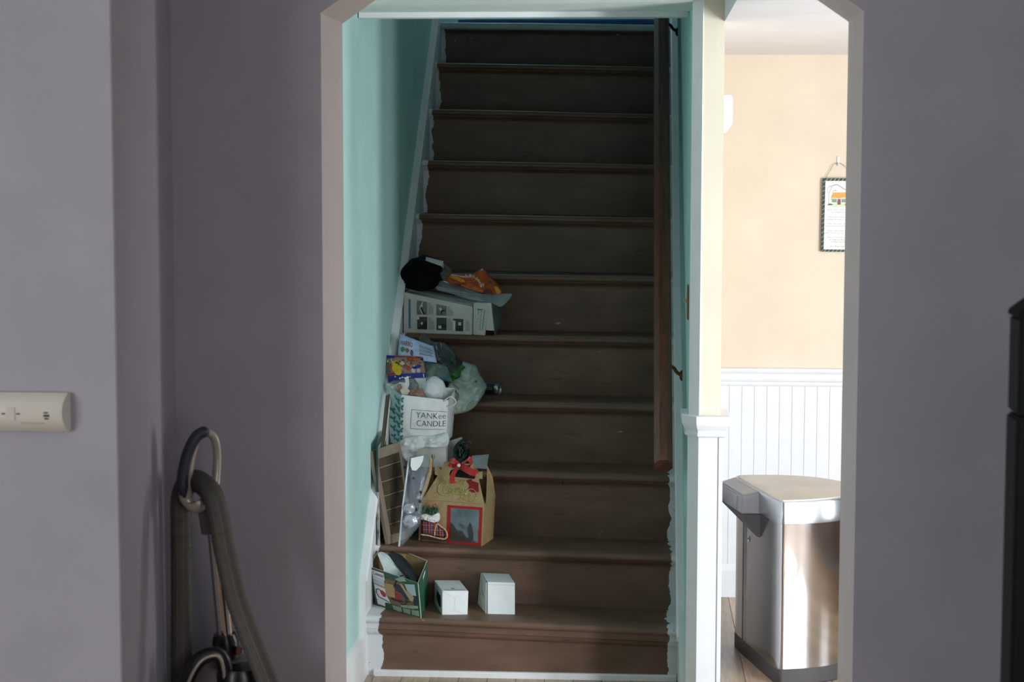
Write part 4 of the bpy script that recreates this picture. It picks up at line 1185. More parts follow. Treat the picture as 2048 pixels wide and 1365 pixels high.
pile('green_bottle', 'slim green and white bottle against the aqua wall behind the sweets bags', 'bottle',
     lathe([(0.014, 0), (0.016, 0.004), (0.016, 0.055), (0.015, 0.075), (0.009, 0.09), (0.0085, 0.105), (0.010, 0.106), (0.010, 0.12), (0.0, 0.121)], (-0.508, 0.835, 0.8725), (0, 0.04, 1)), mat('bottle_green', (34, 88, 60), 0.3, col2=(150, 168, 152), scale=26))
dk = thing('dark_shopping_bag', 'dark grey translucent shopping bag with green stripes, slumped beside the pale sweets bag', 'bag', (-0.34, 0.88, 0.9))
M_DKB = mat('dark_translucent_plastic', (62, 70, 70), 0.28, alpha=0.93, var=0.25, scale=16)
dol = [(-0.4466, 0.8600, 1.0947), (-0.4234, 0.8600, 1.1083), (-0.4004, 0.8600, 1.0873), (-0.3581, 0.8600, 1.0799), (-0.3293, 0.8600, 1.0648), (-0.3053, 0.8500, 1.0352), (-0.2776, 0.8400, 1.0038), (-0.2575, 0.8300, 0.9839), (-0.2643, 0.8200, 0.9581), (-0.2987, 0.8000, 0.9255), (-0.3235, 0.7800, 0.9123), (-0.3473, 0.7900, 0.9453), (-0.3684, 0.8100, 0.9774), (-0.4050, 0.8300, 1.0133), (-0.4321, 0.8500, 1.0534)]
obj('bag_body', inflate(dol, 0.05, 0.05, 20, wr=0.020, wscale=20, seed=2, n=160), M_DKB, dk, smooth='all')
M_GST = mat('bright_green_stripe', (46, 112, 34), 0.35, var=0.15)
dbo = [c for c in dk.children if c.name.startswith('bag_body')][0]
dbo.data.materials.append(M_GST)
dof_ = Vector(dbo.location) + wloc(dk)
for A, B, wd in ((Vector((-0.2596, 0.7900, 1.0051)), Vector((-0.3024, 0.7600, 0.9585)), 0.011), (Vector((-0.3062, 0.7600, 0.9546)), Vector((-0.3585, 0.7700, 0.9835)), 0.009)):
    for f in dbo.data.polygons:
        q = Vector(f.center) + dof_
        t = max(0, min(1, ((q.x - A.x) * (B.x - A.x) + (q.z - A.z) * (B.z - A.z)) / ((B.x - A.x) ** 2 + (B.z - A.z) ** 2)))
        if math.hypot(q.x - A.x - t * (B.x - A.x), q.z - A.z - t * (B.z - A.z)) < wd and f.normal.y < 0.2:
            f.material_index = 1
gk = thing('grocery_bag', 'full white plastic grocery bag drooping over the step edge', 'bag', (-0.25, 0.80, 0.87))
gol = [(-0.2784, 0.8700, 1.0104), (-0.2554, 0.8700, 1.0010), (-0.2304, 0.8700, 0.9935), (-0.2161, 0.8600, 0.9677), (-0.1971, 0.8400, 0.9392), (-0.1824, 0.8000, 0.9208), (-0.1864, 0.7550, 0.8955), (-0.2068, 0.7280, 0.8681), (-0.2307, 0.7200, 0.8443), (-0.2643, 0.7160, 0.8274), (-0.3040, 0.7160, 0.8213), (-0.3323, 0.7160, 0.8286), (-0.3516, 0.7200, 0.8545), (-0.3493, 0.7350, 0.8906), (-0.3299, 0.7500, 0.9213), (-0.3111, 0.7900, 0.9456), (-0.2948, 0.8400, 0.9749)]
obj('bag_body', inflate(gol, 0.058, 0.012, 22, wr=0.020, wscale=20, seed=5, n=180), mat('white_translucent_plastic', (186, 200, 192), 0.3, alpha=0.94, var=0.10, scale=9, bump=0.4, bscale=24), gk, smooth='all')
gpp = Patch((-0.3229, 0.6800, 0.8917), (-0.2868, 0.6760, 0.8868), (-0.2778, 0.7000, 0.9369), (-0.3154, 0.7000, 0.9403))
for x, y in ((902, 787), (950, 760)):
    a = Vector((-0.2957, 0.6900, 0.9096)) if x == 902 else Vector((-0.2235, 0.7680, 0.9393))
    gb_ = [c for c in gk.children if c.name.startswith('bag_body')][0]
    go_ = Vector(gb_.location) + wloc(gk)
    near = sorted(((v.co + go_) for v in gb_.data.vertices), key=lambda v: math.hypot(v.x - a.x, v.z - a.z))[:6]
    a.y = min(v.y for v in near) - 0.0012
    obj('printed_mark', merge(*[([a + Vector((-0.006 + 0.004 * k, 0, -0.004)), a + Vector((-0.003 + 0.004 * k, 0, -0.004)), a + Vector((0.001 + 0.003 * k, 0.0, 0.005)), a + Vector((-0.001 + 0.003 * k, 0, 0.006))], [(0, 1, 2, 3)]) for k in range(3)]), M_PDGREY, gk)
# can on its side
ax = Vector((0.955, -0.295, 0.0)).normalized()
ce = Vector((-0.149, 0.985, 0.8890))
cn = thing('drink_can', 'slim navy-labelled drink can lying beside the grocery bag', 'can', (-0.18, 0.995, 0.8645))
Rr = 0.0242
M_ALU = mat('brushed_aluminium', (176, 180, 182), 0.3, 0.85, var=0.06)
obj('shell', lathe([(0.017, -0.118), (0.0242, -0.112), (Rr, -0.108), (Rr, -0.004), (0.0225, 0.0015), (0.0215, 0.003), (0.0200, 0.0015), (0.0190, -0.003), (0.0, -0.0035)], ce, ax, 32), M_ALU, cn, smooth=True)
upv = Vector((0, 0, 1))
sd = ax.cross(upv)
def canpt(s_, a, r=Rr + 0.0004):
    return ce + ax * s_ + (-sd * math.cos(a) + upv * math.sin(a)) * (-r if False else r)
if (-sd).y > 0:
    sd = -sd
vs, fs = [], []
for i in range(15):
    for j in range(2):
        vs.append(canpt((-0.100, -0.011)[j], -0.80 + 1.75 * i / 14))
for i in range(14):
    fs.append((2 * i, 2 * i + 1, 2 * i + 3, 2 * i + 2))
obj('label_band', (vs, fs), mat('navy_label', (14, 34, 62), 0.4), cn, smooth='all')
tv, tf = text_mesh('MOTION')
X0, X1 = min(p[0] for p in tv), max(p[0] for p in tv)
Y0, Y1 = min(p[1] for p in tv), max(p[1] for p in tv)
obj('lettering', ([canpt(-0.070 + 0.050 * (p[0] - X0) / (X1 - X0), -0.08 + 0.44 * (p[1] - Y0) / (Y1 - Y0), Rr + 0.0009) for p in tv], tf), mat('yellow_letters', (176, 170, 84), 0.5), cn)
# two thin tubes lying up the skirt board
for k, (dy, dz) in enumerate(((0.0, 0.0), (0.030, 0.0))):
    pile('thin_tube', ('thin tan tube leaning along the skirt board, the lower of two', 'thin tan tube leaning along the skirt board, the upper of two')[k], 'tube',
         tube([Vector((-0.5270, 0.3485, 0.7469)) + Vector((0.003 * k, dy, -0.03)), Vector((-0.5270, 0.5306, 0.9130)) + Vector((0.003 * k, dy, 0.0))], 0.0045, 10), mat('tan_tube', (78, 72, 56), 0.4, var=0.1), group=None)

# ------------------------------------------------------------------ fifth step: long printed carton, black cap, orange snack bag
pcb = thing('printed_carton', 'long white printed carton with grey photo panels and an open end', 'carton', (-0.38, 1.13, 1.1))
q = [Vector((-0.5489, 1.0450, 1.0994)), Vector((-0.2577, 1.0280, 1.0951)), Vector((-0.2547, 1.0280, 1.2068)), Vector((-0.5503, 1.0450, 1.2607))]
q[0].x = q[3].x = -0.529
q[0].z, q[1].z = 1.1012, 1.0955
bkq = [Vector((-0.529, 1.262, 1.1015)), Vector((-0.238, 1.250, 1.096)), Vector((-0.236, 1.245, 1.238)), Vector((-0.526, 1.262, 1.300))]
bkq[2] = Vector((-0.2505, 1.2450, 1.2217)); bkq[3] = Vector((-0.5607, 1.2550, 1.2636)); bkq[3].x = -0.527
obj('sleeve', hexa(q, bkq, 0.003), M_CARDG, pcb)
sf = Patch(*q)
obj('blue_bar', sf.rect(.075, .12, .105, .86), M_PBLUE, pcb)
def pu(x, y):
    # position on the printed side, measured on its own face
    return ((x - 15) / 1845, 1 - (y - (235 + 0.165 * (x - 15))) / ((1190 + 0.02 * x) - (235 + 0.165 * (x - 15))))
def pq_(x0, y0, x1, y1, y2, y3):
    return sf.poly([pu(x0, y3), pu(x1, y2), pu(x1, y1), pu(x0, y0)])
for a, m in (((373, 415, 650, 450, 755, 755), M_PGREY), ((895, 497, 1168, 540, 770, 765), M_PGREY), ((385, 805, 655, 805, 1105, 1100), M_PDGREY), ((903, 820, 1175, 820, 1120, 1115), M_PDGREY), ((1350, 835, 1622, 840, 1138, 1132), M_PDGREY)):
    obj('printed_picture', pq_(*a), m, pcb)
def pl_(pts, wd, off=.0014):
    return sf.line([pu(*p) for p in pts], wd, off, 2.4)
def pp_(pts, off=.0012):
    return sf.poly([pu(*p) for p in pts], off)
obj('printed_bracket', merge(pl_(((535, 450), (455, 600), (535, 750)), .012), pp_([(490, 540), (520, 510), (535, 560), (510, 585)], .0014), pp_([(380, 805), (440, 805), (440, 870), (385, 870)], .0014), pp_([(470, 955), (520, 920), (545, 965), (510, 1000)], .0014), pp_([(965, 610), (1005, 570), (1050, 610), (1010, 660)], .0014), pp_([(955, 1010), (1035, 1010), (1035, 1075), (960, 1075)], .0014), pp_([(1490, 920), (1562, 920), (1562, 995), (1490, 995)], .0014), pp_([(1350, 880), (1410, 885), (1410, 1130), (1350, 1125)], .0012)), M_CARD, pcb)
obj('printed_shadow', merge(pp_([(470, 600), (500, 570), (600, 750), (540, 752)], .0011), pp_([(390, 1090), (500, 980), (650, 880), (652, 1100)], .0011), pp_([(1020, 660), (1060, 630), (1130, 640), (1130, 665), (1060, 672), (1050, 740), (1020, 735)], .0011), pp_([(1040, 970), (1172, 970), (1172, 1060), (1040, 1060)], .0011), pp_([(1430, 1000), (1618, 1000), (1618, 1130), (1430, 1130)], .0011), sf.disc(*pu(1005, 615), .006, .012, .0018), sf.disc(*pu(990, 1043), .005, .011, .0018), sf.disc(*pu(1525, 955), .006, .014, .0018)), M_PBLACK, pcb)
ls = []
for x0, n, ya_, yb_ in ((680, 6, 470, 750), (690, 7, 820, 1105), (1190, 7, 545, 765), (1200, 6, 840, 1115), (1690, 5, 870, 1135)):
    for k in range(n):
        x = x0 + 24 * k
        ls.append(sf.poly([pu(x, yb_), pu(x + 8, yb_), pu(x + 8, ya_ + 18 * k * (k > 2)), pu(x, ya_ + 18 * k * (k > 2))]))
obj('fine_print', merge(*ls), M_TXT, pcb)
# open end: inner box pushed out with its flap
iq = [Vector((-0.2541, 1.0320, 1.0967)), Vector((-0.2060, 1.0200, 1.0922)), Vector((-0.1924, 1.0200, 1.2214)), Vector((-0.2521, 1.0320, 1.2222))]
obj('inner_box', hexa(iq, [P3(p, 0.20, 0.012) for p in iq], 0.002), M_CARDG, pcb)
ip = Patch(*iq)
zig = [(.40 + (.10 if k % 2 else -.03), .78 - .044 * k) for k in range(15)]
obj('lettering', merge(ip.line([(u + .12, v) for u, v in zig], .035, .001, 0.4), ip.line([(.36, .84), (.36, .64)], .035, .001, 0.4), ip.line([(.26, .80), (.66, .80)], .03, .001, 1.0), ip.line([(.34, .52), (.34, .49)], .04, .001, 0.4), ip.line([(.79, .80), (.74, .18)], .045, .001, 0.4)), M_PBLUE, pcb)
obj('end_flap', hexa([(-0.2023, 1.0220, 1.1156), (-0.1707, 1.0180, 1.1142), (-0.1825, 1.0180, 1.2236), (-0.1965, 1.0220, 1.2232)], [(-0.2026, 1.0260, 1.1153), (-0.1692, 1.0240, 1.1137), (-0.1810, 1.0240, 1.2232), (-0.1968, 1.0260, 1.2229)]), M_CARDG, pcb)
obj('end_flap', hexa([(-0.1710, 1.0220, 1.0904), (-0.1598, 1.1900, 1.1200), (-0.1505, 1.2000, 1.1433), (-0.1670, 1.0220, 1.1021)], [(-0.1693, 1.0260, 1.0900), (-0.1579, 1.1920, 1.1198), (-0.1546, 1.2000, 1.1793), (-0.1790, 1.0240, 1.2232)]), mat('grey_card_inside', (120, 128, 122), 0.7, var=0.05), pcb, label='grey inner face of the end flap')
obj('opening_shade', hexa([(-0.2049, 1.0300, 1.0894), (-0.1755, 1.0300, 1.0896), (-0.1735, 1.0300, 1.1151), (-0.2029, 1.0300, 1.1149)], [(-0.2146, 1.1500, 1.0830), (-0.1767, 1.1500, 1.0832), (-0.1767, 1.1500, 1.1052), (-0.2126, 1.1500, 1.1049)]), M_DARK, pcb)  # solid dark block standing in for shade inside the open end
obj('hand_slot', hexa([Vector((-0.3371, 1.1200, 1.2463)), Vector((-0.2915, 1.1200, 1.2397)), Vector((-0.2913, 1.1400, 1.2413)), Vector((-0.3391, 1.1400, 1.2490))], [P3((-0.3371, 1.1200, 1.2463), 0, 0, -.002), P3((-0.2915, 1.1200, 1.2397), 0, 0, -.002), P3((-0.2913, 1.1400, 1.2413), 0, 0, -.002), P3((-0.3391, 1.1400, 1.2490), 0, 0, -.002)]), M_DARK, pcb)
bkp = thing('black_cap_bundle', 'black fabric cap with a white tag heaped on the printed carton', 'cap', (-0.45, 1.12, 1.29))
hol = [(-0.5498, 1.1200, 1.2818), (-0.5569, 1.1300, 1.3208), (-0.5461, 1.1400, 1.3481), (-0.5253, 1.1500, 1.3715), (-0.5072, 1.1500, 1.3875), (-0.4853, 1.1500, 1.3936), (-0.4645, 1.1600, 1.4051), (-0.4325, 1.1600, 1.3973), (-0.4046, 1.1600, 1.3855), (-0.3817, 1.1500, 1.3702), (-0.3767, 1.1400, 1.3450), (-0.3886, 1.1200, 1.3104), (-0.4025, 1.1000, 1.2798), (-0.4331, 1.0900, 1.2645), (-0.4727, 1.0900, 1.2643), (-0.5135, 1.1000, 1.2713)]
obj('fabric', inflate(hol, 0.055, 0.06, 16, wr=0.012, wscale=20, seed=8, n=130), mat('black_fabric', (6, 7, 8), 0.9, var=0.2, scale=30, spec=0.2), bkp, smooth='all')
obj('tag', Patch((-0.4461, 1.0850, 1.3848), (-0.3799, 1.0750, 1.3621), (-0.3765, 1.1000, 1.3805), (-0.4469, 1.1100, 1.3975), 0.003, 0.002, 1).pillow(8, 4), mat('tag_white', (196, 198, 190), 0.6, var=0.05), bkp, label='white tag')
obj('tag', Patch((-0.3840, 1.0760, 1.3620), (-0.3741, 1.0760, 1.3542), (-0.3716, 1.0900, 1.3692), (-0.3842, 1.0980, 1.3806), 0.001).pillow(4, 4), mat('tag_lilac', (150, 146, 158), 0.6), bkp, label='folded end of the tag')
pile('clear_snack_sleeve', 'grey clear plastic sleeve under the orange snack bag', 'plastic sleeve',
     inflate([(-0.4124, 1.1000, 1.2857), (-0.3837, 1.1300, 1.3019), (-0.3430, 1.1200, 1.2908), (-0.2718, 1.1000, 1.2687), (-0.2019, 1.0900, 1.2520), (-0.1526, 1.0900, 1.2425), (-0.1080, 1.1000, 1.2539), (-0.1184, 1.0800, 1.2295), (-0.1484, 1.0600, 1.2052), (-0.1818, 1.0600, 1.2187), (-0.2337, 1.0700, 1.2236), (-0.2898, 1.0800, 1.2364), (-0.3500, 1.0900, 1.2551), (-0.3975, 1.0900, 1.2667)], 0.010, 0.006, 6, wr=0.004, wscale=35, n=80), M_FILMG)
pile('crinkled_film', 'small crinkled clear wrapper between the black cap and the orange bag', 'wrapper',
     inflate([(-0.3925, 1.1000, 1.3312), (-0.3747, 1.1200, 1.3618), (-0.3479, 1.1300, 1.3456), (-0.3579, 1.1100, 1.3150), (-0.3747, 1.1000, 1.3037)], 0.012, 0.01, 6, wr=0.008, wscale=60, n=40), mat('smoky_film', (120, 116, 118), 0.15, alpha=0.5))
ob = thing('orange_snack_bag', 'orange snack bag with white lettering lying on the printed carton', 'snack bag', (-0.24, 1.12, 1.25))
ool = [(-0.3693, 1.1050, 1.3074), (-0.3668, 1.1200, 1.3263), (-0.3479, 1.1300, 1.3298), (-0.3043, 1.1300, 1.3241), (-0.2674, 1.1400, 1.3297), (-0.2286, 1.1500, 1.3512), (-0.1960, 1.1400, 1.3221), (-0.1548, 1.1200, 1.2820), (-0.1376, 1.1000, 1.2557), (-0.1565, 1.0900, 1.2503), (-0.2011, 1.0800, 1.2546), (-0.2504, 1.0800, 1.2642), (-0.3001, 1.0850, 1.2793), (-0.3460, 1.0900, 1.2906)]
obj('pouch', inflate(ool, 0.018, 0.012, 8, wr=0.005, wscale=28, seed=3, n=90), bagmat('orange_film', (206, 100, 30), 0.4, col2=(166, 72, 28)), ob, smooth='all')
M_YEL = bagmat('amber_print', (206, 142, 38), 0.35)
tx = Patch((-0.3029, 1.0520, 1.2813), (-0.1989, 1.0520, 1.2623), (-0.2018, 1.0880, 1.3387), (-0.3063, 1.0880, 1.3421))
def oq(pts, off=.0):
    return tx.poly([((x - 922) / 53, 1 - (y - (543 + .04 * (x - 922))) / (32 + .15 * (x - 922))) for x, y in pts], off)
for g_ in (oq([(898, 553), (905, 551), (928, 560), (930, 565), (922, 565), (905, 557)]), oq([(988, 574), (993, 573), (1003, 584), (998, 588), (992, 586)])):
    obj('amber_print', g_, M_YEL, ob)
for g_ in (oq([(966, 586), (968, 580), (974, 577), (982, 579), (986, 586), (978, 588)]), oq([(978, 563), (982, 562), (985, 566), (981, 568)]), oq([(905, 566), (915, 568), (922, 569), (922, 574), (905, 568)])):
    obj('brown_print', g_, bagmat('rust_brown_print', (92, 40, 20), 0.4), ob)
ar = []
for k, ch in enumerate('Wonders'):
    a = k / 6
    cx, cy = 930 + 30 * math.sin(a * 1.45) ** 0.9, 551 + 21 * (1 - math.cos(a * 1.55))
    ar.append(tx.text(ch, *[((cx - 922) / 53), 1 - (cy + 3.2 - (543 + .04 * (cx - 922))) / (32 + .15 * (cx - 922))], *[((cx + 4.2 - 922) / 53), 1 - (cy - 2.4 - (543 + .04 * (cx - 922))) / (32 + .15 * (cx - 922))], off=.001))
cx, cy = 961, 567
ar.append(tx.text('W', (cx - 922) / 53, .20, (cx + 8 - 922) / 53, .44, off=.001))
obj('lettering', merge(*ar), mat('white_letters', (220, 216, 206), 0.5), ob)

# ------------------------------------------------------------------ kitchen: bin, sign, chime
M_STEEL = mat('brushed_steel', (184, 182, 182), 0.12, 1.0, var=0.03, scale=8)
M_STEELF = mat('satin_steel', (176, 180, 184), 0.22, 0.95, var=0.03, scale=20)
M_GPL = mat('grey_bin_plastic', (132, 134, 136), 0.45, var=0.04)
M_DPL = mat('dark_bin_plastic', (62, 60, 62), 0.5, var=0.05)
A_, B_ = Vector((0.742, 0.545, 0)), Vector((0.868, -0.005, 0))
Mc = (A_ + B_) / 2
tt = (A_ - B_).normalized()
nn = Vector((tt.y, -tt.x, 0))
ha = (A_ - B_).length / 2
def dpt(th, z, k=1.0, grow=0.0):
    c, s_ = math.cos(th), math.sin(th)
    p, dep = (2.25, 0.335) if s_ >= 0 else (6.0, 0.03)
    r_ = (abs(c) ** p + abs(s_) ** p) ** (-1 / p)
    return Mc + nn * 0.03 + tt * (c * r_ * (ha * k + grow)) + nn * (s_ * r_ * (dep * k + grow)) + Vector((0, 0, z))
def dring(levels, n=72, dent=False, top=True, bottom=True):
    vs, fs = [], []
    for z, k, g in levels:
        for j in range(n):
            p = dpt(2 * PI * j / n, z, k, g)
            if dent:
                e = math.exp(-((p - Vector((0.895, -0.03, 0.40))).length / 0.030) ** 2) * 0.004
                p = p + Vector((0.1, 1, 0)) * e
            vs.append(p)
    m = len(levels)
    for i in range(m - 1):
        for j in range(n):
            fs.append((i * n + j, i * n + (j + 1) % n, (i + 1) * n + (j + 1) % n, (i + 1) * n + j))
    if bottom: fs.append(tuple(range(n))[::-1])
    if top: fs.append(tuple(range((m - 1) * n, m * n)))
    return vs, fs
tb = thing('trash_can', 'dented stainless steel semi-round trash can on the kitchen floor', 'trash can', (Mc.x + 0.1, Mc.y, 0))
obj('base_ring', dring([(0.0, .985, 0), (0.004, 1.0, 0), (0.052, 1.0, 0), (0.055, .99, 0)]), M_DPL, tb, smooth=True)
obj('steel_body', dring([(0.055 + 0.5 * k / 40, .985, 0) for k in range(41)], 96, True), M_STEEL, tb, smooth=True)
obj('lid_rim', dring([(0.552, 1.0, 0.000), (0.554, 1.0, 0.004), (0.624, 1.0, 0.004), (0.629, 1.0, 0.001), (0.629, .955, 0.0), (0.626, .95, 0.0)], 96), M_STEELF, tb, smooth=True)
obj('lid', dring([(0.6262, .945, 0.0), (0.632, .94, 0.0), (0.635, .92, 0), (0.639, .6, 0), (0.640, .2, 0)], 96), mat('dusty_steel_lid', (190, 186, 180), 0.42, 0.55, var=0.05, scale=6), tb, smooth=True)
def tn(t, n, z):
    return Mc + tt * t + nn * n + Vector((0, 0, z))
obj('hinge_housing', hexa([tn(-.03, -.062, .545), tn(.262, -.062, .545), tn(.262, -.058, .612), tn(-.03, -.058, .612)], [tn(-.06, .012, .545), tn(.268, .012, .545), tn(.268, .006, .629), tn(-.06, .006, .629)], 0.006), M_GPL, tb, smooth=True)
obj('hinge_skirt', hexa([tn(-.05, -.010, .468), tn(.20, -.008, .500), tn(.25, -.058, .546), tn(-.03, -.058, .546)], [tn(-.07, .012, .462), tn(.21, .012, .495), tn(.26, .012, .548), tn(-.06, .012, .548)], 0.003), M_DPL, tb)
obj('hinge_panel', hexa([tn(.02, -.064, .552), tn(.255, -.064, .552), tn(.255, -.0615, .602), tn(.02, -.0615, .602)], [tn(.02, -.058, .552), tn(.255, -.058, .552), tn(.255, -.055, .602), tn(.02, -.055, .602)], 0.002), mat('grey_hinge_panel', (150, 154, 160), 0.35, 0.3), tb)
for t_, w_ in ((.135, .006), (.115, .006)):
    obj('seam_strip', hexa([tn(t_, -.0045, .05), tn(t_ + w_, -.0045, .05), tn(t_ + w_, -.0045, .52), tn(t_, -.0045, .52)], [tn(t_, .004, .05), tn(t_ + w_, .004, .05), tn(t_ + w_, .004, .52), tn(t_, .004, .52)], 0.001), M_STEELF, tb)
obj('badge', merge(([tn(.09, -.0014, .425), tn(.065, -.0014, .425), tn(.065, -.0014, .445), tn(.09, -.0014, .445)], [(0, 1, 2, 3)])), M_CARD, tb)
obj('badge_print', ([tn(.086, -.0020, .433), tn(.070, -.0020, .433), tn(.070, -.0020, .440), tn(.086, -.0020, .440)], [(0, 1, 2, 3)]), M_PDGREY, tb)

# framed blessing on the kitchen wall, its cord and hook
sg = thing('blessing_sign', 'green-framed blessing with a thatched cottage hanging on the beige wall', 'sign', (1.185, 1.345, 1.41))
sX0, sX1, sZ0, sZ1 = 1.1215, 1.2515, 1.4150, 1.7085
so = Patch((sX0 - 0.003, 1.348, sZ0), (sX1, 1.348, sZ0 - 0.001), (sX1 + 0.003, 1.346, sZ1), (sX0, 1.346, sZ1))
obj('backing', hexa(so.q, [P3(p, 0.006) for p in so.q]), mat('sign_paper', (238, 240, 236), 0.6, var=0.01), sg)
M_FG = mat('dark_green_frame', (30, 52, 46), 0.45, var=0.1)
M_FG2 = mat('silver_twist', (150, 160, 152), 0.4)
def sbar(u0, v0, u1, v1, n):
    q = [so.pt(u0, v0, .004), so.pt(u1, v0, .004), so.pt(u1, v1, .004), so.pt(u0, v1, .004)]
    f = obj('frame_bar', hexa(q, [p - so.n * .010 for p in q]), M_FG, sg)
    vs = []
    for k in range(n):
        if v1 - v0 > u1 - u0:
            a, c = v0 + (v1 - v0) * k / n, v0 + (v1 - v0) * (k + .38) / n
            vs.append(so.poly([(u0 + .003, a), (u1 - .003, c), (u1 - .003, c + .008), (u0 + .003, a + .008)], .0046))
        else:
            a, c = u0 + (u1 - u0) * k / n, u0 + (u1 - u0) * (k + .5) / n
            vs.append(so.poly([(a, v0 + .002), (a + .03, v0 + .002), (c + .03, v1 - .002), (c, v1 - .002)], .0046))
    obj('twist_stripe', merge(*vs), M_FG2, f)
sbar(0, 0, .085, 1, 16); sbar(.915, 0, 1, 1, 16); sbar(.085, .965, .915, 1, 7); sbar(.085, 0, .915, .03, 7)
M_LG = mat('faded_lettering', (150, 152, 158), 0.7)
lines = [('May the road rise', .735-.205+.03), ('to meet you', .50+.025), ('May the wind be', .46), ('always at your back', .43), ('May the sun shine', .37), ('warm upon your face', .34), ('May the rain fall', .275), ('soft upon your fields', .245), ('May God hold you', .185), ('in the hollow', .155), ('of His hand', .125), ('St. Patrick', .065)]
tl_ = []
for t, v in lines:
    hw = .0195 * len(t)
    tl_.append(so.text(t, .5 - hw, v, .5 + hw, v + .021, off=.0008))
obj('lettering', merge(*tl_), M_LG, sg)
obj('picture_roof', so.poly([(.26, .735), (.30, .78), (.33, .805), (.72, .81), (.76, .78), (.74, .745), (.60, .735), (.50, .73), (.40, .735)], .0009), mat('thatch_orange', (226, 166, 84), 0.7, var=0.1, scale=150), sg)
obj('picture_wall', so.rect(.27, .645, .74, .733, .0007), mat('cottage_cream', (232, 222, 206), 0.7), sg)
obj('picture_window', merge(so.rect(.30, .675, .44, .712, .0010), so.rect(.58, .675, .71, .712, .0010)), mat('shutter_green', (120, 160, 152), 0.7), sg)
obj('picture_door', so.poly([(.46, .642), (.56, .642), (.56, .70), (.54, .716), (.48, .716), (.46, .70)], .0011), mat('cottage_door', (136, 88, 88), 0.7), sg)
obj('picture_lawn', so.poly([(.16, .635), (.30, .650), (.72, .650), (.88, .635), (.70, .612), (.36, .610)], .0008), mat('lawn_green', (206, 232, 190), 0.7), sg)
obj('picture_bush', merge(so.poly([(.16, .632), (.22, .660), (.30, .650), (.34, .638)], .0010), so.poly([(.66, .640), (.78, .668), (.86, .650), (.90, .630)], .0010)), mat('bush_green', (64, 112, 92), 0.7), sg)
obj('picture_tree', merge(so.line([(.20, .66), (.20, .80), (.30, .90), (.44, .915), (.74, .83)], .010, .0008), so.line([(.16, .80), (.16, .86), (.22, .895), (.28, .89)], .008, .0008), so.line([(.30, .80), (.36, .84), (.44, .83)], .008, .0008), so.line([(.745, .64), (.76, .82)], .03, .0010), so.line([(.26, .718), (.74, .718)], .006, .0012)), mat('ink_grey', (150, 140, 138), 0.7), sg)
hx, hz = 1.1835, 1.768
obj('hanging_cord', tube(spline([(sX0 + .012, 1.350, sZ1), (sX0 + .030, 1.350, sZ1 + .032), (hx - .018, 1.350, hz - .004), (hx, 1.349, hz), (hx + .020, 1.350, hz - .006), (sX1 - .022, 1.350, sZ1 + .026), (sX1 - .010, 1.350, sZ1)], 40), 0.0009, 6), mat('grey_wire', (128, 122, 116), 0.5), sg)
hk = thing('wall_hook', 'small white adhesive hook holding the sign cord', 'hook', (hx, 1.355, hz))
obj('hook_plate', bx(hx - .0055, hx + .0055, 1.3545, 1.3598, hz - .010, hz + .028, .0025), M_CARD, hk, smooth=True)
obj('hook_arm', tube(spline([(hx, 1.355, hz + .004), (hx, 1.350, hz - .006), (hx, 1.345, hz - .005), (hx, 1.344, hz + .002)], 12), .0024, 8), M_CARD, hk, smooth=True)
ch = thing('door_chime', 'white door chime box on the kitchen side of the partition', 'door chime', (0.667, -0.29, 1.858))
obj('cover', prism([(x, -0.335, z) for x, z in ((.6525, 1.974), (.675, 1.974), (.6815, 1.964), (.6815, 1.886), (.664, 1.858), (.6525, 1.855))], (0, 0.11, 0), .0015), M_CARD, ch, smooth=True)
obj('slot', merge(*[([(.6816, -0.315 + .018 * k, 1.90), (.6816, -0.309 + .018 * k, 1.90), (.6816, -0.309 + .018 * k, 1.95), (.6816, -0.315 + .018 * k, 1.95)], [(0, 1, 2, 3)]) for k in range(5)]), M_PGREY, ch)

# ------------------------------------------------------------------ living room: alarm, vacuum cleaner, dark cabinet
M_ALM = mat('aged_white_plastic', (206, 202, 190), 0.45, var=0.02)
al = thing('carbon_monoxide_alarm', 'off-white carbon monoxide alarm with three dark slots on the lavender wall', 'alarm', (-0.86, -2.585, 1.205))
aR, aL = (-0.7742, -2.6050, 1.2445), (-0.9027, -2.6050, 1.2432)
at_, ab_ = (-0.8444, -2.5900, 1.2829), (-0.8461, -2.5900, 1.2027)
zt, zb, zc = at_[2], ab_[2], (at_[2] + ab_[2]) / 2
x1, x0 = aR[0], aL[0] - 0.045
hh = (zt - zb) / 2
pr_ = [(-2.5705, zb + .002)] + [(-2.584 - 0.024 * (1 - (abs(s_) ** 2.6)), zc + hh * s_) for s_ in [-1 + k / 8 for k in range(17)]] + [(-2.5705, zt - .002)]
vs, fs = [], []
n = len(pr_)
for x, k in ((x0, 1), (x1 - .004, 1), (x1, 1)):
    for y, z in pr_:
        dx = 0.006 * ((z - zc) / hh) ** 2 if x > x0 else 0
        sc_ = 1.0 if x < x1 - .001 else .93
        vs.append((x + dx + (.0025 if y > -2.58 and x > x0 else 0), -2.5705 + (y + 2.5705) * sc_, zc + (z - zc) * (1 if sc_ == 1 else .985)))
for i in range(2):
    for j in range(n):
        fs.append((i * n + j, i * n + (j + 1) % n, (i + 1) * n + (j + 1) % n, (i + 1) * n + j))
fs += [tuple(range(n))[::-1], tuple(range(2 * n, 3 * n))]
obj('housing', (vs, fs), M_ALM, al, smooth=True)
def alq(x, y, w_, h_, d_=.0012):
    c = Vector((-0.9015, -2.6085, 1.2436)) + Vector((x * 0.000988, 0, (826 - y) * 0.00099))
    return bx(c.x - w_ * .000494, c.x + w_ * .000494, -2.6085 - d_, -2.603, c.z - h_ * .0005, c.z + h_ * .0005, .0005)
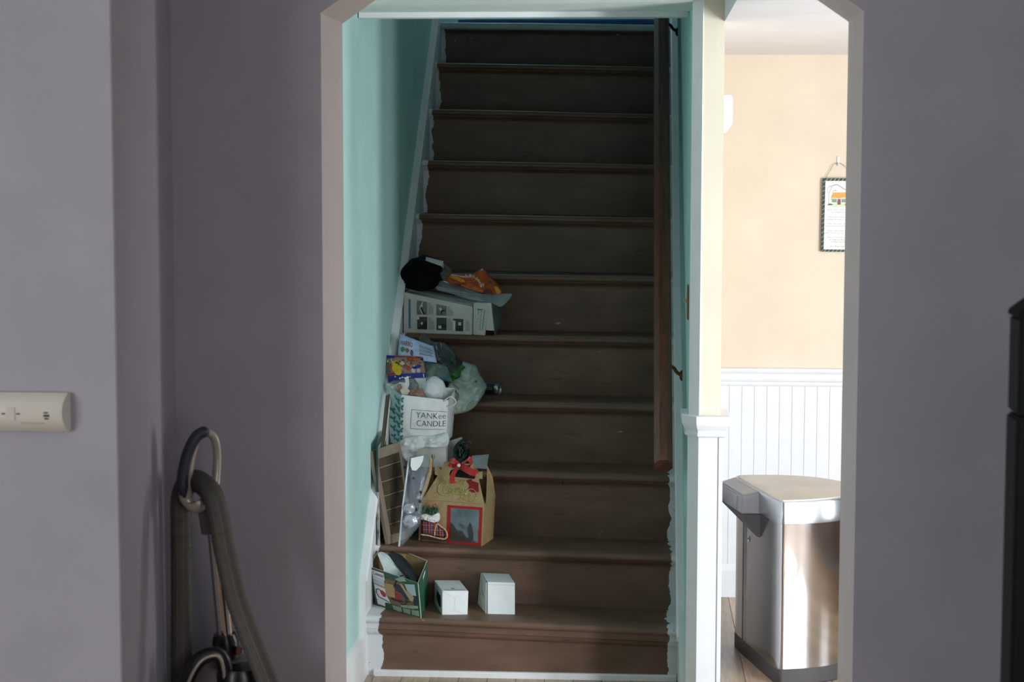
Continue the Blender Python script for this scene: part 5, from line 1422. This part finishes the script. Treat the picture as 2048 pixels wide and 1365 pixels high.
for x, y, w_, h_ in ((96, 825.5, 9, 3), (97, 831.5, 13, 4.5), (97, 837.5, 9, 3)):
    obj('sound_slot', alq(x, y, w_, h_, .0002), M_PBLACK, al)
obj('test_button', alq(22.5, 828, 17, 25), mat('pinkish_button', (196, 184, 176), 0.5), al)
for x in (7, 37.5):
    obj('light_mark', alq(x, 828, 8, 3.5, .0002), M_PDGREY, al)
obj('moulded_line', alq(66, 847, 46, 1.4, .0002), mat('moulded_line_grey', (168, 164, 152), 0.6), al)

M_HOSE = mat('grey_brown_hose', (72, 70, 64), 0.6, var=0.08, scale=60)
M_SILV = mat('silver_plastic', (168, 160, 152), 0.35, 0.35, var=0.04)
M_GRIP = mat('navy_rubber_grip', (34, 40, 54), 0.55, var=0.08)
M_VBLK = mat('vacuum_black_plastic', (24, 22, 24), 0.3, var=0.1)
M_CHR = mat('chrome_wand', (214, 208, 202), 0.12, 1.0, var=0.02)
M_VGRY = mat('vacuum_grey_plastic', (112, 108, 108), 0.4, var=0.06)
M_VRED = mat('vacuum_red_plastic', (120, 22, 28), 0.35)
vc = thing('vacuum_cleaner', 'upright vacuum cleaner with a grey hose draped through its loop handle', 'vacuum cleaner', (-0.53, -2.2, 0))
hp = [(-0.5724, -2.1600, 0.1756), (-0.6082, -2.1800, 0.2055), (-0.6339, -2.2000, 0.3525), (-0.6329, -2.2100, 0.5818), (-0.6303, -2.2100, 0.7715), (-0.6284, -2.2100, 0.9085), (-0.6284, -2.2100, 0.9881), (-0.6211, -2.2050, 1.0259), (-0.5969, -2.2150, 1.0437), (-0.5707, -2.2500, 1.0430), (-0.5406, -2.2850, 1.0246), (-0.5245, -2.2950, 0.9766), (-0.5109, -2.3000, 0.9054), (-0.4876, -2.3050, 0.8065), (-0.4543, -2.3100, 0.7133), (-0.4131, -2.3100, 0.6076), (-0.3693, -2.3000, 0.4817), (-0.3518, -2.2800, 0.3393), (-0.4043, -2.2500, 0.1430), (-0.4795, -2.2200, 0.0828)]
b = tube(spline(hp, 420), lambda t: 0.0238 + 0.0009 * (1 if int(t * 420) % 2 else -1), 20)
obj('hose', b, M_HOSE, vc, smooth='all')
ring = [(-0.6083, -2.2500, 1.0088), (-0.6088, -2.2500, 1.0514), (-0.6015, -2.2450, 1.1012), (-0.5864, -2.2400, 1.1398), (-0.5649, -2.2350, 1.1550), (-0.5481, -2.2250, 1.1426), (-0.5440, -2.2150, 1.1086), (-0.5458, -2.2150, 1.0578), (-0.5497, -2.2250, 1.0199), (-0.5646, -2.2400, 0.9964), (-0.5894, -2.2500, 0.9911)]
for ox in (-0.004, 0.010):
    sp2 = spline(hp, 160)
    obj('hose_seam', tube([p + Vector((ox, -math.sqrt(0.0248 ** 2 - ox * ox), 0)) for p in sp2[26:60]], 0.0007, 5), mat('pale_hose_seam', (112, 108, 100), 0.6), vc, smooth='all')
    obj('hose_seam', tube([p + Vector((ox, -math.sqrt(0.0248 ** 2 - ox * ox), 0)) for p in sp2[86:140]], 0.0007, 5), mat('pale_hose_seam', (112, 108, 100), 0.6), vc, smooth='all')
obj('handle_loop', tube(spline(ring + [ring[0]], 90)[:-1], lambda t: 0.0092 + 0.0078 * (max(0, math.cos((t - 0.13) * 2 * PI)) ** 1.5), 14, closed=True), M_SILV, vc, smooth='all')
obj('handle_grip', tube(spline([(-0.6084, -2.2680, 1.0142), (-0.6101, -2.2680, 1.0544), (-0.6014, -2.2640, 1.1040), (-0.5848, -2.2560, 1.1432), (-0.5699, -2.2470, 1.1566), (-0.5558, -2.2400, 1.1580)], 40), lambda t: 0.0128 * min(1, 0.45 + 5 * t, 0.45 + 5 * (1 - t)), 14), M_GRIP, vc, smooth='all')
obj('handle_root', inflate([(-0.6175, -2.2620, 1.0253), (-0.6043, -2.2620, 1.0042), (-0.5819, -2.2620, 1.0056), (-0.5593, -2.2620, 1.0160), (-0.5562, -2.2620, 0.9959), (-0.5687, -2.2620, 0.9823), (-0.5867, -2.2620, 0.9787), (-0.6068, -2.2620, 0.9919), (-0.6200, -2.2620, 1.0107)], 0.020, 0.014, 6, n=40), M_SILV, vc, smooth='all')
obj('wand_socket', tube([(-0.5691, -2.2400, 0.9964), (-0.5651, -2.2350, 0.9595), (-0.5621, -2.2300, 0.9292)], lambda t: 0.016, 14), M_VGRY, vc, smooth=True)
w0, w1 = Vector((-0.5476, -2.2280, 0.9471)), Vector((-0.5322, -2.2050, 0.6745))
obj('wand', tube([w0, w1], 0.0185, 20), M_CHR, vc, smooth=True)
dw = (w1 - w0).normalized()
obj('wand_collar', tube([w1 - dw * .02, w1 - dw * .005, w1 + dw * .035], lambda t: 0.030 if t > .3 else 0.0245, 18), M_VBLK, vc, smooth=True)
cx, cy_ = -0.535, -2.185
obj('canister', lathe([(0.05, 0.16), (0.085, 0.17), (0.092, 0.20), (0.094, 0.50), (0.088, 0.58), (0.070, 0.625), (0.03, 0.64), (0, 0.642)], (cx, cy_, 0), sides=36), M_VGRY, vc, smooth=True)
obj('dust_cup', lathe([(0.03, 0.50), (0.052, 0.51), (0.056, 0.53), (0.056, 0.612), (0.050, 0.628), (0.02, 0.632), (0, 0.632)], (-0.492, -2.235, 0), sides=28), M_VBLK, vc, smooth=True)
arc = [(-0.6147, -2.3000, 0.5670), (-0.6008, -2.3000, 0.6034), (-0.5881, -2.2950, 0.6339), (-0.5699, -2.2850, 0.6565), (-0.5429, -2.2750, 0.6646), (-0.5272, -2.2700, 0.6557), (-0.5207, -2.2650, 0.6296), (-0.5167, -2.2600, 0.5862)]
obj('carry_handle', tube(spline(arc, 50), lambda t: 0.017, 14), M_VBLK, vc, smooth='all')
arc2 = [(-0.6036, -2.3180, 0.5723), (-0.5919, -2.3180, 0.6085), (-0.5784, -2.3120, 0.6386), (-0.5615, -2.3020, 0.6588), (-0.5379, -2.2920, 0.6657), (-0.5257, -2.2870, 0.6567), (-0.5203, -2.2820, 0.6318), (-0.5172, -2.2780, 0.5912)]
obj('handle_edge', tube(spline(arc2, 50), lambda t: 0.004, 8), M_SILV, vc, smooth='all')
obj('release_button', hexa([(-0.5021, -2.2450, 0.6566), (-0.4863, -2.2450, 0.6569), (-0.4871, -2.2400, 0.6749), (-0.4985, -2.2400, 0.6747)], [(-0.5097, -2.2100, 0.6475), (-0.4937, -2.2100, 0.6478), (-0.4935, -2.2100, 0.6673), (-0.5049, -2.2100, 0.6671)], .003), M_VRED, vc, smooth=True)
obj('release_button', hexa([(-0.5372, -2.2250, 0.6485), (-0.5235, -2.2250, 0.6488), (-0.5245, -2.2200, 0.6578), (-0.5359, -2.2200, 0.6576)], [(-0.5428, -2.2000, 0.6420), (-0.5291, -2.2000, 0.6422), (-0.5289, -2.2000, 0.6526), (-0.5404, -2.2000, 0.6524)], .002), M_VRED, vc, smooth=True)
obj('side_clip', blob(Vector((-0.5644, -2.2150, 0.6604)), (.008, .006, .006), 2, .1, 2, 2), mat('pale_clip', (150, 168, 170), 0.4), vc, smooth='all')
obj('floor_head', hexa([(-0.68, -2.50, 0.005), (-0.39, -2.50, 0.005), (-0.40, -2.47, 0.05), (-0.67, -2.47, 0.05)], [(-0.66, -2.20, 0.005), (-0.41, -2.20, 0.005), (-0.44, -2.22, 0.09), (-0.63, -2.22, 0.09)], .012), M_VGRY, vc, smooth=True)
obj('neck', tube([(-0.535, -2.29, 0.07), (-0.535, -2.22, 0.17)], 0.035, 16), M_VBLK, vc, smooth=True)
for sx in (-1, 1):
    obj('wheel', lathe([(0.0, -0.012), (0.04, -0.012), (0.045, -0.006), (0.045, 0.006), (0.04, 0.012), (0, 0.012)], (-0.535 + sx * 0.10, -2.165, 0.046), (1, 0, 0), 24), M_VBLK, vc, smooth=True)

tc_ = thing('tall_cabinet', 'tall shallow black cabinet with a pitched top by the lavender wall corner', 'cabinet', (1.1, -3.36, 0))
M_BLKC = mat('black_green_lacquer', (7, 11, 12), 0.6, var=0.15, spec=0.12)
px0 = 0.9785
obj('carcass', prism([(px0, -3.405, 0), (1.236, -3.405, 0), (1.236, -3.405, 1.355), (px0, -3.405, 1.355)], (0, 0.085, 0), .004), M_BLKC, tc_, smooth=True)
obj('hood', prism([(px0 + .0015, -3.403, 1.358), (1.232, -3.403, 1.358), (1.232, -3.403, 1.512), (1.105, -3.403, 1.60), (px0 + .0015, -3.403, 1.510)], (0, 0.082, 0), .004), M_BLKC, tc_, smooth=True)
obj('roof_board', prism([(px0 - .001, -3.406, 1.509), (1.105, -3.406, 1.602), (1.105, -3.406, 1.612), (px0 - .001, -3.406, 1.519)], (0, 0.088, 0), .002), mat('mossy_grey_board', (20, 24, 22), 0.8, spec=0.1, var=0.15), tc_)
for zz in (0.45, 0.90):
    obj('door_seam', bx(px0 + .02, 1.22, -3.4065, -3.404, zz, zz + .004), M_DARK, tc_)
